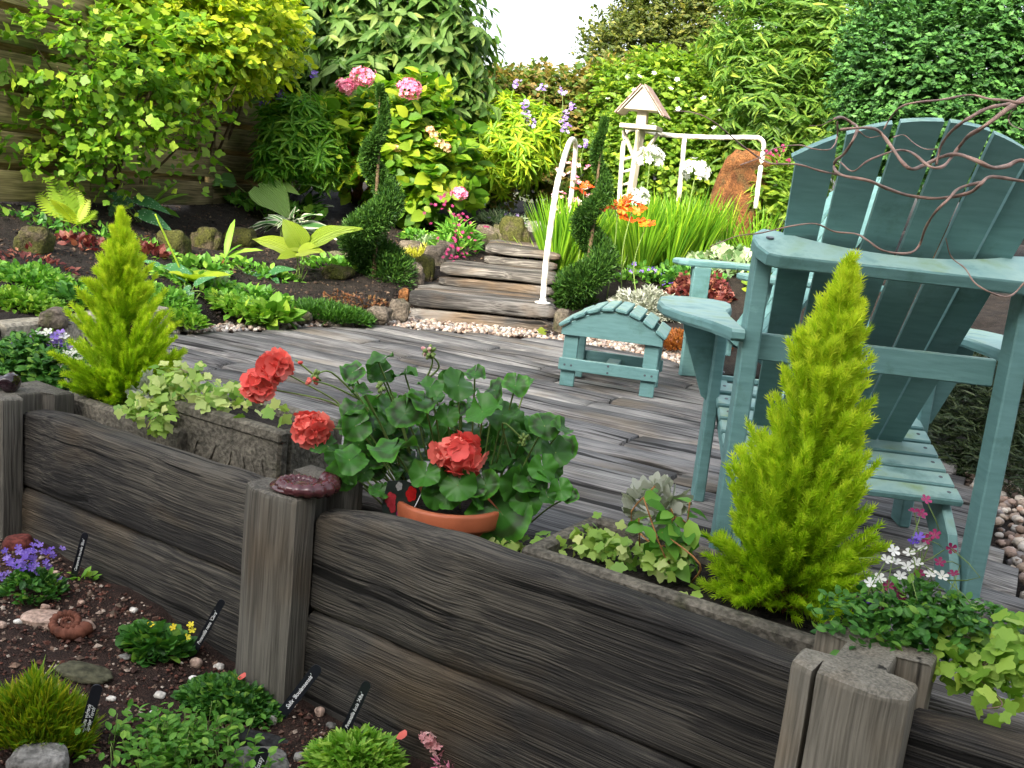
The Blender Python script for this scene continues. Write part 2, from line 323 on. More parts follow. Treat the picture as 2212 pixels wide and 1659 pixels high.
def tealmat():
    m, t, b, N, L = newmat('teal_paint'); tc = N('ShaderNodeTexCoord'); g = N('ShaderNodeNewGeometry')
    mp = N('ShaderNodeMapping'); mp.inputs['Scale'].default_value = (9, 9, 60); L(tc.outputs['Object'], mp.inputs[0])
    n = N('ShaderNodeTexNoise'); n.inputs['Scale'].default_value = 1.4; n.inputs['Detail'].default_value = 5; L(mp.outputs[0], n.inputs['Vector'])
    r = ramp(N, [(.095, .205, .205), (.130, .262, .258)], [.3, .7]); L(n.outputs['Fac'], r.inputs[0])
    # green algae, plus a paler sky-lit tone painted onto surfaces that face up
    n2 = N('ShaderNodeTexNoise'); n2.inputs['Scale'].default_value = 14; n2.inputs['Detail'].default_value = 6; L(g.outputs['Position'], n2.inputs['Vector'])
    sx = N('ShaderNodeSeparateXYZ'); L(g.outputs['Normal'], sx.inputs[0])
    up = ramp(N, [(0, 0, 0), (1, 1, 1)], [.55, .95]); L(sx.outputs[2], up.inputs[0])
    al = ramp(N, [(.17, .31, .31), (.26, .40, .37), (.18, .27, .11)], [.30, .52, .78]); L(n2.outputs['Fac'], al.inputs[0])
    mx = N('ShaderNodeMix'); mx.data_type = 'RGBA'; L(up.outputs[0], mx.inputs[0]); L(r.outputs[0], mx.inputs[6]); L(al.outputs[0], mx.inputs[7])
    # scuffs and grime
    n4 = N('ShaderNodeTexNoise'); n4.inputs['Scale'].default_value = 7; n4.inputs['Detail'].default_value = 9; n4.inputs['Roughness'].default_value = .72; L(g.outputs['Position'], n4.inputs['Vector'])
    gr = ramp(N, [(.55, .60, .52), (1, 1, 1), (1, 1, 1), (1.5, 1.4, 1.35)], [.30, .46, .64, .72]); L(n4.outputs['Fac'], gr.inputs[0])
    m5 = N('ShaderNodeMix'); m5.data_type = 'RGBA'; m5.blend_type = 'MULTIPLY'; m5.inputs[0].default_value = .8; L(mx.outputs[2], m5.inputs[6]); L(gr.outputs[0], m5.inputs[7]); mx = m5
    L(mx.outputs[2], b.inputs['Base Color']); b.inputs['Roughness'].default_value = .55; b.inputs['Specular IOR Level'].default_value = .35
    bp = N('ShaderNodeBump'); bp.inputs['Strength'].default_value = .3; bp.inputs['Distance'].default_value = .004; L(n.outputs['Fac'], bp.inputs['Height']); L(bp.outputs[0], b.inputs['Normal'])
    return m
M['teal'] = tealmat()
M['screw'] = plain('screw_steel', (.05, .06, .07), .4, .5)
M['soil'] = stonemat('dark_soil', (.010, .008, .007), (.034, .026, .021), scale=14, bump=1.0)
M['gsoil'] = stonemat('gritty_soil', (.026, .016, .012), (.07, .04, .03), scale=30, bump=1.0)
M['earth'] = stonemat('far_earth', (.05, .06, .03), (.09, .09, .05), scale=2)
M['conc'] = stonemat('trough_stone', (.085, .078, .062), (.16, .145, .115), moss=(.06, .06, .035), scale=10, bump=.5, mossamt=.36)
M['kerb'] = stonemat('kerb_concrete', (.22, .20, .15), (.36, .33, .26), moss=(.14, .13, .08), scale=8, mossamt=.35)
M['terracotta'] = plain('terracotta', (.42, .115, .05), .5, .4, .15, 20)
M['white'] = plain('white_paint', (.82, .81, .76), .45, .5, .06, 8)
M['cream'] = plain('cream_paint', (.42, .38, .29), .6, .4, .1, 12)
M['slate'] = plain('black_plastic', (.012, .014, .02), .35, .5, .2, 20)
M['ink'] = plain('white_ink', (.85, .87, .88), .6, .3, .03)
M['ammo'] = plain('glazed_maroon', (.075, .022, .026), .16, .6, .25, 18, .1)
M['gloss'] = plain('glossy_dark_stone', (.022, .010, .014), .08, .7, .3, 12)
M['bark'] = plain('bark', (.10, .07, .04), .85, .2, .4, 20, .6)
M['redbark'] = plain('peeling_bark', (.34, .16, .06), .8, .2, .45, 14, .5)
M['willow'] = plain('willow_bark', (.27, .175, .14), .6, .3, .5, 25, .3)
M['stem'] = plain('green_stem', (.16, .24, .06), .55, .3, .25, 20)
M['mossrock'] = stonemat('mossy_rock', (.04, .033, .022), (.09, .07, .045), moss=(.055, .058, .012), scale=9, mossamt=.56, bump=.9)
M['rock'] = stonemat('garden_rock', (.07, .06, .046), (.17, .14, .11), moss=(.06, .06, .025), scale=8, mossamt=.42, bump=.7)
M['orangestone'] = stonemat('iron_sandstone', (.07, .026, .009), (.20, .085, .028), moss=(.07, .05, .02), scale=7, mossamt=.42, bump=1.0)
M['greystone'] = stonemat('grey_stone', (.14, .135, .12), (.27, .26, .24), scale=10)
M['redstone'] = stonemat('red_stone', (.10, .025, .02), (.18, .05, .04), scale=12, bump=.3)
M['greenslate'] = stonemat('green_slate', (.06, .06, .035), (.12, .115, .07), scale=8, bump=.3)
M['blackslate'] = stonemat('black_slate', (.022, .023, .023), (.05, .05, .05), scale=8, bump=.3)
M['whitestone'] = stonemat('white_pebble', (.55, .51, .44), (.78, .75, .70), scale=10, bump=.15, rough=.6)
M['pinkstone'] = stonemat('pink_pebble', (.36, .24, .18), (.5, .37, .30), scale=12, bump=.2, rough=.6)
M['grit'] = varmat('grit', [(.03, .016, .013), (.075, .034, .024), (.16, .06, .04), (.12, .09, .066), (.27, .17, .12), (.55, .48, .40)], pos=[0, .3, .55, .75, .9, 1])
M['pebble'] = varmat('pebbles', [(.10, .07, .055), (.24, .17, .13), (.42, .34, .27), (.62, .57, .5), (.20, .19, .19), (.5, .33, .24)], rough=.65)
M['render'] = plain('house_render', (.42, .39, .34), .9, .2, .15, 3)
M['glass'] = plain('window_glass', (.03, .035, .04), .05, .6, .1, 3)
M['crumb'] = varmat('soil_crumb', [(.008, .006, .005), (.02, .014, .011), (.045, .028, .02), (.08, .05, .03), (.14, .10, .07)], pos=[0, .4, .7, .9, 1])
# ================================================================ the setting
TC = [(350, 700, .03), (500, 700, .02), (700, 688, .03), (860, 688, .03), (0, 690, .12), (130, 690, .12), (60, 600, .20), (70, 510, .32), (0, 405, .52), (200, 405, .547),
      (640, 610, .12), (440, 520, .25), (540, 410, .59), (820, 590, .20), (700, 450, .5), (1000, 480, .5), (830, 430, .62), (300, 600, .2), (300, 650, .12), (1195, 700, .05),
      (1265, 665, .1), (1440, 755, .02), (1330, 735, .02), (1400, 690, .1), (1400, 600, .3), (1450, 540, .45), (1575, 520, .6), (1560, 700, .1)]
TP = [tuple(G(*c)) for c in TC] + [(-.25, 6.3, -.06), (.05, 6.4, -.06), (-.25, 7.0, .08), (.05, 7.0, .08), (-.1, 7.6, .22), (.05, 8.6, .38), (.2, 10, .52), (1.9, 5.6, .1), (3, 6, .3), (2.5, 8, .6), (4, 9, .7), (2, 10, .7),
      (3, 3.2, -.03), (2.2, 4, -.03), (-6, 12, .8), (0, 12, .6), (6, 12, .8), (-4, 8, .6), (-3.5, 5, .45), (-3, 3.2, .05)]
TP = np.array(TP)
_A = np.linalg.norm(TP[:, None, :2] - TP[None, :, :2], axis=2)
_wt = np.linalg.solve(_A - 1e-6 * np.eye(len(TP)), TP[:, 2] - .2)
def TZ(x, y):
    r = np.hypot(np.asarray(x)[..., None] - TP[:, 0], np.asarray(y)[..., None] - TP[:, 1]); return .2 + r @ _wt
EDGE = [G(*q)[:2] for q in ((386, 717), (500, 713), (600, 708), (690, 703), (799, 701), (923, 710), (1060, 719), (1191, 731), (1330, 752), (1440, 774), (1512, 802))]
DECK = [W(-1.45, .42)[:2], (-2.02, 3.9)] + EDGE + [ (1.9, 5.1), (1.85, 4.2), (1.56, 3.15), (1.30, 2.25), W(1.45, .42)[:2]]
DECK = np.array([(p[0], p[1]) for p in DECK])
def inpoly(x, y, P=None):
    P = DECK if P is None else P; c = np.zeros(np.shape(x), bool); n = len(P)
    for i in range(n):
        x0, y0 = P[i]; x1, y1 = P[(i + 1) % n]
        k = ((y0 > y) != (y1 > y)) & (x < (x1 - x0) * (y - y0) / (y1 - y0 + 1e-12) + x0); c ^= k
    return c
def at(px, py, dz=0.0):
    """where the sight line through a picture point meets the planted ground"""
    r = nrm(ray(px, py)); t = 2.5; 
    for _ in range(900):
        q = CAM + r * t
        if q[2] <= TZ(q[0], q[1]): break
        t += .015
    q[2] = TZ(q[0], q[1]) + dz; return q
def grid(x0, x1, y0, y1, st, fz):
    xs = np.arange(x0, x1 + 1e-6, st); ys = np.arange(y0, y1 + 1e-6, st); X, Y = np.meshgrid(xs, ys); Z = fz(X, Y); nx = len(xs)
    V = np.stack([X.ravel(), Y.ravel(), Z.ravel()], 1); F = [(j * nx + i, j * nx + i + 1, (j + 1) * nx + i + 1, (j + 1) * nx + i) for j in range(len(ys) - 1) for i in range(nx - 1)]
    return V, F
def struct(o): o['kind'] = 'structure'; return o
V, F = grid(-400, 400, -400, 400, 50, lambda X, Y: X * 0 - .6)
struct(part('ground', V, F, M['earth']))
strip = [G(*q)[:2] for q in ((340, 725), (386, 720), (500, 716), (600, 711), (690, 706), (799, 704), (923, 713), (1060, 722), (1191, 734), (1330, 755), (1440, 777), (1512, 805), (1540, 800), (1500, 765), (1360, 730), (1196, 702), (1190, 692), (880, 664), (800, 686), (640, 688), (500, 696), (350, 706))]
def bedz(X, Y):
    Z = TZ(X, Y); Z = Z + np.array([[.035 * nz((x * 2.3, y * 2.3, 0)) + .02 * nz((x * 9, y * 9, 3)) for x, y in zip(a, b)] for a, b in zip(X, Y)])
    t = (X - WM[0]) * WN[0] + (Y - WM[1]) * WN[1]
    Z = np.where(inpoly(X, Y), -.12, Z); Z = np.where(inpoly(X, Y, np.array(strip)), -.05, Z); Z = np.where(t < .45, -.12, Z); return Z
V, F = grid(-5.4, 6.0, .8, 13.2, .075, bedz)
tt = (V[:, 0] - WM[0]) * WN[0] + (V[:, 1] - WM[1]) * WN[1]; F = [f for f in F if min(tt[i] for i in f) > .03]
struct(part('garden_bed', V, F, M['soil'], smooth=True))
def fz(X, Y): return -.31 + .085 * np.clip((-X - .45) / .65, 0, 1) + np.array([[.03 * nz((x * 3, y * 3, 9)) + .012 * nz((x * 14, y * 14, 5)) for x, y in zip(a, b)] for a, b in zip(X, Y)])
V, F = grid(-3.2, 2.2, .2, 4.2, .05, fz)
tt = (V[:, 0] - WM[0]) * WN[0] + (V[:, 1] - WM[1]) * WN[1]; F = [f for f in F if max(tt[i] for i in f) < .06]
struct(part('gravel_bed', V, F, M['gsoil'], smooth=True))
def FZ(x, y): return -.31 + .085 * min(1, max(0, (-x - .45) / .65)) + .03 * nz((x * 3, y * 3, 9)) + .012 * nz((x * 14, y * 14, 5))
def fb(px, py, dz=0.0):
    q = G(px, py, -.31)
    for _ in range(4): q = G(px, py, FZ(q[0], q[1]))
    q[2] += dz; return q
# grit over the front bed
PB = [ico(0)]
OCT = (np.array([(1, 0, 0), (-1, 0, 0), (0, 1, 0), (0, -1, 0), (0, 0, 1), (0, 0, -1)], float), [(0, 2, 4), (2, 1, 4), (1, 3, 4), (3, 0, 4), (2, 0, 5), (1, 2, 5), (3, 1, 5), (0, 3, 5)])
def stones(root, name, P, S, mat, flat=.65, kind='stuff', low=False):
    n = len(P); V, F = OCT if low else ico(0); V = V * (1 + .25 * np.array([nz(v * 2.2) for v in V]))[:, None]
    Dv = nrm(rng.normal(0, 1, (n, 3)) * [1, 1, .25]); N = nrm(rng.normal(0, .35, (n, 3)) + [0, 0, 1])
    V = V * [1, .8, flat]
    return cloud(root, name, (V, F), P, Dv, N, S, mat, kind=kind, smooth=not low)
n = 75000; X = rng.uniform(-2.0, 1.0, n); Y = rng.uniform(1.05, 3.4, n); t = (X - WM[0]) * WN[0] + (Y - WM[1]) * WN[1]
k = (t < -.07) & (t > -1.3); X, Y = X[k], Y[k]; S = np.clip(rng.lognormal(-5.62, .48, len(X)), .0018, .013)
P = np.stack([X, Y, [FZ(x, y) for x, y in zip(X, Y)]], 1); P[:, 2] += S * .25
g = stones(None, 'grit', P, S, M['grit'], low=True); tag(g, 'reddish brown grit covering the front rockery bed', 'grit')
q = np.column_stack([rng.uniform(-3.2, .3, 16000), rng.uniform(4.0, 8.6, 16000)]); q = q[~inpoly(q[:, 0], q[:, 1])]; S = np.clip(rng.lognormal(-4.9, .5, len(q)), .003, .022)
zz = TZ(q[:, 0], q[:, 1]) + np.array([.035 * nz((x * 2.3, y * 2.3, 0)) + .02 * nz((x * 9, y * 9, 3)) for x, y in q]); k = zz > .02
tag(stones(None, 'soil_crumbs', np.column_stack([q, zz])[k], S[k], M['crumb'], low=True), 'dark crumbs of soil and bark over the left bed', 'soil')
# ---- deck
deck = thing('timber_deck', 'weathered grey timber deck of short sleepers', 'deck'); del deck['category']; deck['kind'] = 'structure'; 
A0 = R(-27); ax = np.array([math.cos(A0), math.sin(A0)]); ay = np.array([-ax[1], ax[0]])
def plankshape(L, w, h, seed):
    nx = 7; rings = []
    for i in range(nx):
        x = L * i / (nx - 1); e = .006 if i in (0, nx - 1) else 0
        a = w / 2 - e + .006 * nz((x * 3, seed, 0)); b = w / 2 - e + .006 * nz((x * 3, seed, 5)); zt = .005 * nz((x * 2.5, seed, 9)) - e; zb = .005 * nz((x * 2.1, seed, 19)) - e
        rings.append(np.array([(x, -a, -h), (x, -a, zb - .010), (x, -a + .009, zb), (x, 0, (zt + zb) / 2 + .003), (x, b - .009, zt), (x, b, zt - .010), (x, b, -h)]))
    return loft(rings)
row = -3.2; seed = 0
while row < 8.5:
    w = random.choice([.17, .20, .22, .24, .25]); off = row + w / 2
    ss = np.arange(-6, 6, .02); pts = ss[:, None] * ax + off * ay; ins = inpoly(pts[:, 0], pts[:, 1]); segs = []; st = None
    for i, a in enumerate(ins):
        if a and st is None: st = ss[i]
        if st is not None and (not a or i == len(ins) - 1): segs.append((st, ss[i])); st = None
    for s0, s1 in segs:
        c = s0 - random.uniform(0, .5)
        while c < s1 - .03:
            L = random.choice([.7, .9, 1.1, 1.3, 1.6, 2.0]); a, b = max(c, s0), min(c + L, s1)
            if b - a > .06:
                seed += 1; V, F = plankshape(b - a - .02, w - .02, .07, seed)
                p = a * ax + off * ay
                me = mk('sleeper', V, F, M['deck'], True)
                o = obj('sleeper', me, deck, Matrix.Translation((p[0], p[1], random.uniform(-.004, .004))) @ Matrix.Rotation(A0 + random.uniform(-.004, .004), 4, 'Z') @ Matrix.Rotation(random.uniform(-.012, .012), 4, 'X'))
            c += L
    row += w
# ---- pebbles along the far edge of the deck and beside the chair
def scatter_poly(n, poly):
    poly = np.array(poly); lo, hi = poly.min(0), poly.max(0); q = rng.uniform(lo, hi, (n * 3, 2)); q = q[inpoly(q[:, 0], q[:, 1], poly)]; return q[:n]
q = scatter_poly(5200, strip); S = rng.uniform(.009, .021, len(q)); inn = inpoly(q[:, 0], q[:, 1]); q = q[~inn]; S = S[~inn]
P = np.column_stack([q, rng.uniform(-.014, .003, len(q))])
tag(stones(None, 'pebbles', P, S, M['pebble']), 'strip of small pale pebbles at the foot of the timber steps', 'pebbles')
V, F = grid(-2.2, 1.4, 4.4, 6.6, .1, lambda X, Y: X * 0 - .03); ok = inpoly(V[:, 0], V[:, 1], np.array(strip)) ; F = [f for f in F if any(ok[i] for i in f)]
struct(part('pebble_base', V, F, M['gsoil']))
rp = [(1.31, 2.2), (1.57, 3.12), (1.9, 4.2), (2.9, 4.0), (2.4, 2.2), (1.75, 1.5), (1.2, 1.9)]
q = scatter_poly(3800, rp); S = rng.uniform(.011, .026, len(q)); P = np.column_stack([q, rng.uniform(-.06, -.02, len(q))])
tag(stones(None, 'pebbles', P, S, M['pebble'], .7), 'broad patch of mixed pebbles right of the big chair', 'pebbles')
# ---- steps
st = thing('garden_steps', 'four weathered sleeper steps climbing from the deck between rocks', 'steps', (0, 0, 0))
def board(L, h, t, seed, nx=30, k=4, amp=.006, top=None, round_=.018):
    """sleeper, length on X from 0, thickness t on Y about 0, height h on Z from 0; slightly wavy, rounded arrises"""
    rings = []
    for i in range(nx):
        x = L * i / (nx - 1); e = round_ * .6 if i in (0, nx - 1) else 0
        y0 = -t / 2 + e + amp * nz((x * 2.2, seed, 1)); y1 = t / 2 - e + amp * nz((x * 2.2, seed, 2)); z0 = e + amp * nz((x * 1.8, seed, 3)); z1 = h - e + amp * nz((x * 1.8, seed, 4)) + amp * .5 * nz((x * 9, seed, 6)) + (top(x / L) if top else 0)
        ring = []
        for cy, cz, a0 in ((y0 + round_, z0 + round_, math.pi), (y1 - round_, z0 + round_, 1.5 * math.pi), (y1 - round_, z1 - round_, 0), (y0 + round_, z1 - round_, .5 * math.pi)):
            for j in range(k):
                a = a0 + j * (math.pi / 2) / (k - 1); rr = round_ * (1 + .25 * nz((x * 7, a, seed)))
                ring.append((x, cy + rr * math.cos(a), cz + rr * math.sin(a)))
            # a mid point on the long faces carries relief
            if a0 == .5 * math.pi or a0 == 1.5 * math.pi: pass
        rings.append(np.array(ring))
    return loft(rings)
sa = math.atan2(.071, .884)
for i, (lx, ly, rx, zt, zb, ndep) in enumerate([(-.69, 6.14, .21, .16, -.02, .75), (-.57, 6.78, .22, .295, .16, .62), (-.30, 7.36, .24, .42, .295, 1.1), (.10, 8.4, .62, .535, .42, 1.2)]):
    L = rx - lx; mw = lambda y, z: Matrix.Translation((lx, ly + y, z)) @ Matrix.Rotation(sa * .8, 4, 'Z')
    rise = zt - zb; tr = rise * .47
    V, F = board(L, rise - tr - .006, .11, 50 + i, 14); obj('riser', mk('riser', V, F, M['step'], True), st, mw(.055 + .004, zb - .01))
    V, F = board(L + .01, tr, .24, 60 + i, 14); obj('tread', mk('tread', V, F, M['step'], True), st, mw(.12, zt - tr))
    y = .245; j = 0
    while y < ndep:
        V, F = board(L + random.uniform(-.02, .02), tr, .2, 70 + i * 5 + j, 10); obj('tread', mk('tread', V, F, M['step'], True), st, mw(y + .1, zt - tr - random.uniform(0, .006))); y += .206; j += 1
# ---- fence
fl = D(-230, 405, 5.3); fr = D(640, 410, 9.7); fl[2] = fr[2] = .5
fd = nrm((fr - fl) * [1, 1, 0]); fang = math.atan2(fd[1], fd[0]); flen = np.linalg.norm((fr - fl)[:2])
fence = thing('wooden_fence', 'brown horizontal board fence behind the left shrubs', 'fence', tuple(fl), fang)
nb = 3; bl = flen / nb
for b in range(nb):
    for j in range(8):
        V, F = board(bl - .01, .183, .022, 100 + b * 9 + j, 8, 3, .004, round_=.004)
        obj('board', mk('board', V, F, M['fence'], True), fence, Matrix.Translation((b * bl, -.035, -.04 + j * .226)))
        V, F = board(bl - .01, .13, .02, 200 + b * 9 + j, 6, 3, .004, round_=.004)
        obj('board', mk('board', V, F, M['fence'], True), fence, Matrix.Translation((b * bl, .05, .105 + j * .226)))
for b in range(nb + 1):
    V, F = box(-.045, .045, -.022, .022, -.3, 1.86, .006); obj('post', mk('post', V, F, M['fence']), fence, Matrix.Translation((b * bl, 0, 0)))
# ---- kerb at the left of the deck
k0 = np.array([-2.42, 3.02]); k1 = np.array([-1.70, 4.76]); kd = nrm(k1 - k0); kl = np.linalg.norm(k1 - k0)
kb = thing('concrete_kerb', 'low concrete block edging left of the deck behind the conifer', 'kerb', (k0[0], k0[1], 0), math.atan2(kd[1], kd[0]))
for j in range(4):
    V, F = box(j * kl / 4 + .004, (j + 1) * kl / 4 - .004, -.055, .055, -.1, .12 + .006 * (j % 2), .012); part('block', V, F, M['kerb'], kb, world=False)
# ---- unseen building added behind the viewer so its roof shades the deck
hs_ = thing('unseen_house', 'unseen rendered building with slate roof, added behind the viewer to shade the deck', 'unseen_house', (-1, -3.2, -.6))
V, F = box(-9, 9, -7.6, 0, 0, 5.3); part('wall', V, F, M['render'], hs_, False, False)
for s, y0, y1 in ((1, .35, -3.8), (-1, -7.95, -3.8)):
    r0 = np.array([(-9.2, y0, 5.15), (-9.2, y1, 8.3), (-9.2, y1, 8.45), (-9.2, y0, 5.3)]); V, F = loft([r0, r0 + [18.4, 0, 0]]); part('roof_slope', V, F, M['blackslate'], hs_, False, False)
for gx in (-9, 9):
    r0 = np.array([(gx - .1, .0, 5.3), (gx - .1, -7.6, 5.3), (gx - .1, -3.8, 8.2)]); V, F = loft([r0, r0 + [.2, 0, 0]]); part('gable', V, F, M['render'], hs_, False, False)
for wx in (-6, -2, 2, 6):
    for wz in (1.0, 3.6):
        V, F = box(wx - .65, wx + .65, 0.002, .05, wz, wz + 1.3); wn = part('window', V, F, M['white'], hs_, False, False); V, F = box(wx - .56, wx + .56, .05, .056, wz + .09, wz + 1.21); q_ = part('pane', V, F, M['glass'], None, False, False); q_.parent = wn
V, F = box(-.5, .5, -4.3, -3.3, 8.6, 10.0); part('chimney', V, F, M['render'], hs_, False, False)
# ================================================================ retaining wall
wall = thing('retaining_wall', 'dark weathered sleeper retaining wall between grey timber posts', 'wall', (WM[0], WM[1], 0), WROT)
def postshape(wd, dep, z0, z1, seed, crack=None):
    # H section: front flange, web, back flange
    a = wd / 2; sec = [(-a, -dep), (-a * .55, -dep - .014), (0, -dep - .02), (a * .55, -dep - .014), (a, -dep), (a * 1.02, -.045), (a * .45, -.038), (a * .45, .038), (a * 1.05, .045), (a * 1.05, .105), (-a * 1.05, .105), (-a * 1.05, .045), (-a * .45, .038), (-a * .45, -.038), (-a * 1.02, -.045)]
    if crack is not None: sec = sec[:crack] + [(sec[crack][0] - .004, sec[crack][1]), (sec[crack][0] - .001, sec[crack][1] + .035), (sec[crack][0] + .001, sec[crack][1] + .035), (sec[crack][0] + .004, sec[crack][1])] + sec[crack + 1:]
    x_ = 0 if crack is None else 3
    rings = []
    for i, z in enumerate(list(np.linspace(z0, z1 - .012, 14)) + [z1 - .004, z1]):
        sc = 1 - (0, .012, .07)[max(0, i - 13)]
        rings.append(np.array([(x * sc + .004 * nz((z * 4, seed, x * 9)), y * sc + .005 * nz((z * 4, seed + 9, x * 9)), z + (.008 * nz((x * 20, y * 20, seed)) if i > 13 else 0)) for x, y in sec]))
    V, F = loft(rings)
    F = F[:-2]   # triangulated caps
    k = len(sec); b = (len(rings) - 1) * k
    I = lambda *q: tuple(b + (j if j < 3 else j + x_) for j in q)
    F += [tuple(b + j for j in range(7 + x_)) + I(13, 14), I(6, 7, 12, 13), I(7, 8, 9, 10, 11, 12)]
    return V, F
def up_x(V):   # grain runs along local X: store the post lying down, stand it up with its matrix
    return np.stack([V[:, 2], V[:, 1], -V[:, 0]], 1)
UPM = Matrix(((0, 0, -1, 0), (0, 1, 0, 0), (1, 0, 0, 0), (0, 0, 0, 1)))
for s, wd_, dz, sd_ in ((-1.09, .165, .165, 1), (-.015, .155, .17, 2), (1.20, .175, .185, 3)):
    V, F = postshape(wd_, .10, -.55, dz, sd_, 1 if sd_ == 3 else None); obj('post', mk('post', up_x(V), F, M['post'], False), wall, Matrix.Translation((s, 0, 0)) @ UPM)
def bay(s0, s1, tl, tm, tr, seed, split=-.09):
    L = s1 - s0
    f = lambda u: tl * (1 - u) + tr * u + (tm - (tl + tr) / 2) * math.sin(math.pi * u) - .012 * math.exp(-(u * 14) ** 2)
    g2 = lambda u: .012 * math.sin(u * 7 + seed) 
    V, F = board(L, 0, .078, seed, 60, 6, .007, lambda u: f(u) - split - .004, .022)
    obj('sleeper', mk('sleeper', V, F, M['sleeper'], True), wall, Matrix.Translation((s0, 0, split)))
    V, F = board(L, .26, .085, seed + 1, 60, 6, .008, None, .024)
    obj('sleeper', mk('sleeper', V, F, M['sleeper'], True), wall, Matrix.Translation((s0, -.004, split - .262)))
    V, F = board(L, .2, .085, seed + 2, 20, 4, .008, None, .024)
    obj('sleeper', mk('sleeper', V, F, M['sleeper'], True), wall, Matrix.Translation((s0, 0, split - .47)))
bay(-1.035, -.075, .140, .142, .145, 11); bay(.045, 1.135, .140, .166, .148, 21, -.10); bay(1.27, 2.3, .135, .13, .13, 31, -.10); bay(-2.4, -1.14, .13, .13, .13, 41)
# ornaments on the posts
def ammonite():
    V = []; nb_, k = 150, 10; rings = []
    for i in range(nb_):
        th = i / (nb_ - 1) * 2 * math.pi * 2.6; r = .0085 * math.exp(.128 * th); w = r * .30 + .0015; rib = 1 + .17 * math.sin(th * 16)
        c = np.array([r * math.cos(th), r * math.sin(th), .004]); o = np.array([math.cos(th), math.sin(th), 0])
        rings.append(np.array([c + o * w * rib * math.cos(a) + np.array([0, 0, 1]) * w * rib * .85 * math.sin(a) for a in np.linspace(0, 2 * math.pi, k, endpoint=False)]))
    return loft(rings)
am = thing('ammonite_ornament', 'glazed maroon ammonite shell lying on the middle wall post', 'ornament', tuple(W(.02, -.045, .178)), R(200))
V, F = ammonite(); part('shell', V, F, M['ammo'], am, True, False)
V, F = lathe([(.001, -.004), (.066, -.004), (.068, 0), (.05, .006), (.001, .008)], 28); part('back_plate', V * [1.0, .92, 1], F, M['ammo'], am, True, False)
V, F = rock(.047, .03, .024, 5, .35, 3, .85); V = V + (.010 * np.array([math.sin(v[0] * 95) * math.cos(v[1] * 40) for v in V]))[:, None] * nrm(V)
tag(part('polished_stone', V + W(-1.105, -.035, .188), F, M['gloss'], None, True), 'glossy dark lumpy stone on the left wall post', 'ornament')
# ================================================================ troughs and pot
def trough(name, label, s0, s1, t0, t1, z0, z1, carved=False):
    o = thing(name, label, 'planter', tuple(W((s0 + s1) / 2, (t0 + t1) / 2, z0)), WROT)
    a, b, h, th = (s1 - s0) / 2, (t1 - t0) / 2, z1 - z0, .035
    V, F = join(box(-a, a, -b, -b + th, 0, h, .008), box(-a, a, b - th, b, 0, h, .008), box(-a, -a + th, -b + th, b - th, 0, h - .003, .006), box(a - th, a, -b + th, b - th, 0, h - .003, .006))
    part('stone_side', V, F, M['conc'], o, False, False)
    V, F = box(-a + th, a - th, -b + th, b - th, 0, h - .03); part('compost', V, F, M['soil'], o, False, False)
    if carved:
        for j in range(7):
            x = -a + .06 + j * (2 * a - .1) / 6; u = np.linspace(0, 1, 12)
            P = np.stack([x + .02 * np.sin(u * 5 + j), np.full(12, -b - .002), h * (.15 + .6 * u)], 1); V, F = tube(P, .006 * np.sin(u * math.pi) + .001, 5); part('carving', V, F, M['conc'], o, True, False)
        V, F = box(-a - .004, a + .004, -b - .006, -b + .03, h - .028, h + .004, .006); part('rim', V, F, M['conc'], o, False, False)
    return o
trough('stone_trough', 'long stone trough under the left golden conifer', -1.12, -.60, .14, .42, -.12, .135)
trough('stone_trough', 'carved stone trough of ivy behind the left wall sleepers', -.66, -.26, .165, .40, -.12, .20, True)
trough('stone_trough', 'mossy stone trough under the right golden conifer', .50, 1.16, .085, .40, -.12, .145)
pot = thing('terracotta_pot', 'orange terracotta pot behind the wall holding the geranium', 'pot', tuple(W(.225, .225, -.088)))
prof = [(.001, 0), (.088, 0), (.092, .005), (.118, .19), (.118, .192), (.130, .194), (.132, .20), (.134, .23), (.131, .236), (.122, .236), (.118, .225), (.11, .1), (.001, .1)]
V, F = lathe(prof, 48); part('pot_wall', V, F, M['terracotta'], pot, True, False)
V, F = lathe([(.001, .18), (.114, .20), (.114, .205), (.001, .212)], 24); part('compost', V, F, M['soil'], pot, True, False)
# printed care tag
tg = thing('care_tag', 'printed plant care tag with red and magenta flowers in the pot', 'tag', tuple(D(868, 1075, 2.125)), R(8))
tc_ = np.array(tg.location)
def flat(pts, y): return np.array([(x, y, z) for x, z in pts]), [tuple(range(len(pts)))]
sh = [(-.038, -.06), (.028, -.06), (.030, -.02), (.042, .012), (.034, .028), (.004, .04), (-.034, .036), (-.042, -.02)]
V, F = loft([np.array([(x, 0, z) for x, z in sh]), np.array([(x, .0015, z) for x, z in sh])]); part('card', V, F, plain('tag_print_dark', (.02, .03, .025), .3, .5), tg, False, False)
def petals(n, r, cx, cz, y):
    P = []
    for i in range(40):
        a = i / 40 * 2 * math.pi; q = r * (.8 + .2 * abs(math.sin(a * n / 2))); P.append((cx + q * math.cos(a) * .75, cz + q * math.sin(a) * 1.1))
    return flat(P, y)
for nm, cx, cz, r, c in (('printed_flower', .020, .010, .017, (.45, .012, .012)), ('printed_flower', -.024, -.006, .017, (.35, .03, .04)), ('printed_flower', .006, -.036, .020, (.30, .008, .14)), ('printed_flower', -.018, -.026, .010, (.33, .03, .04)), ('printed_flower', -.008, .026, .010, (.3, .3, .29))):
    V, F = petals(5, r, cx, cz, -.0012); part(nm, V, F, plain('print_%.2f_%.2f' % (cx, cz), c, .35, .4, .2, 200), tg, False, False)
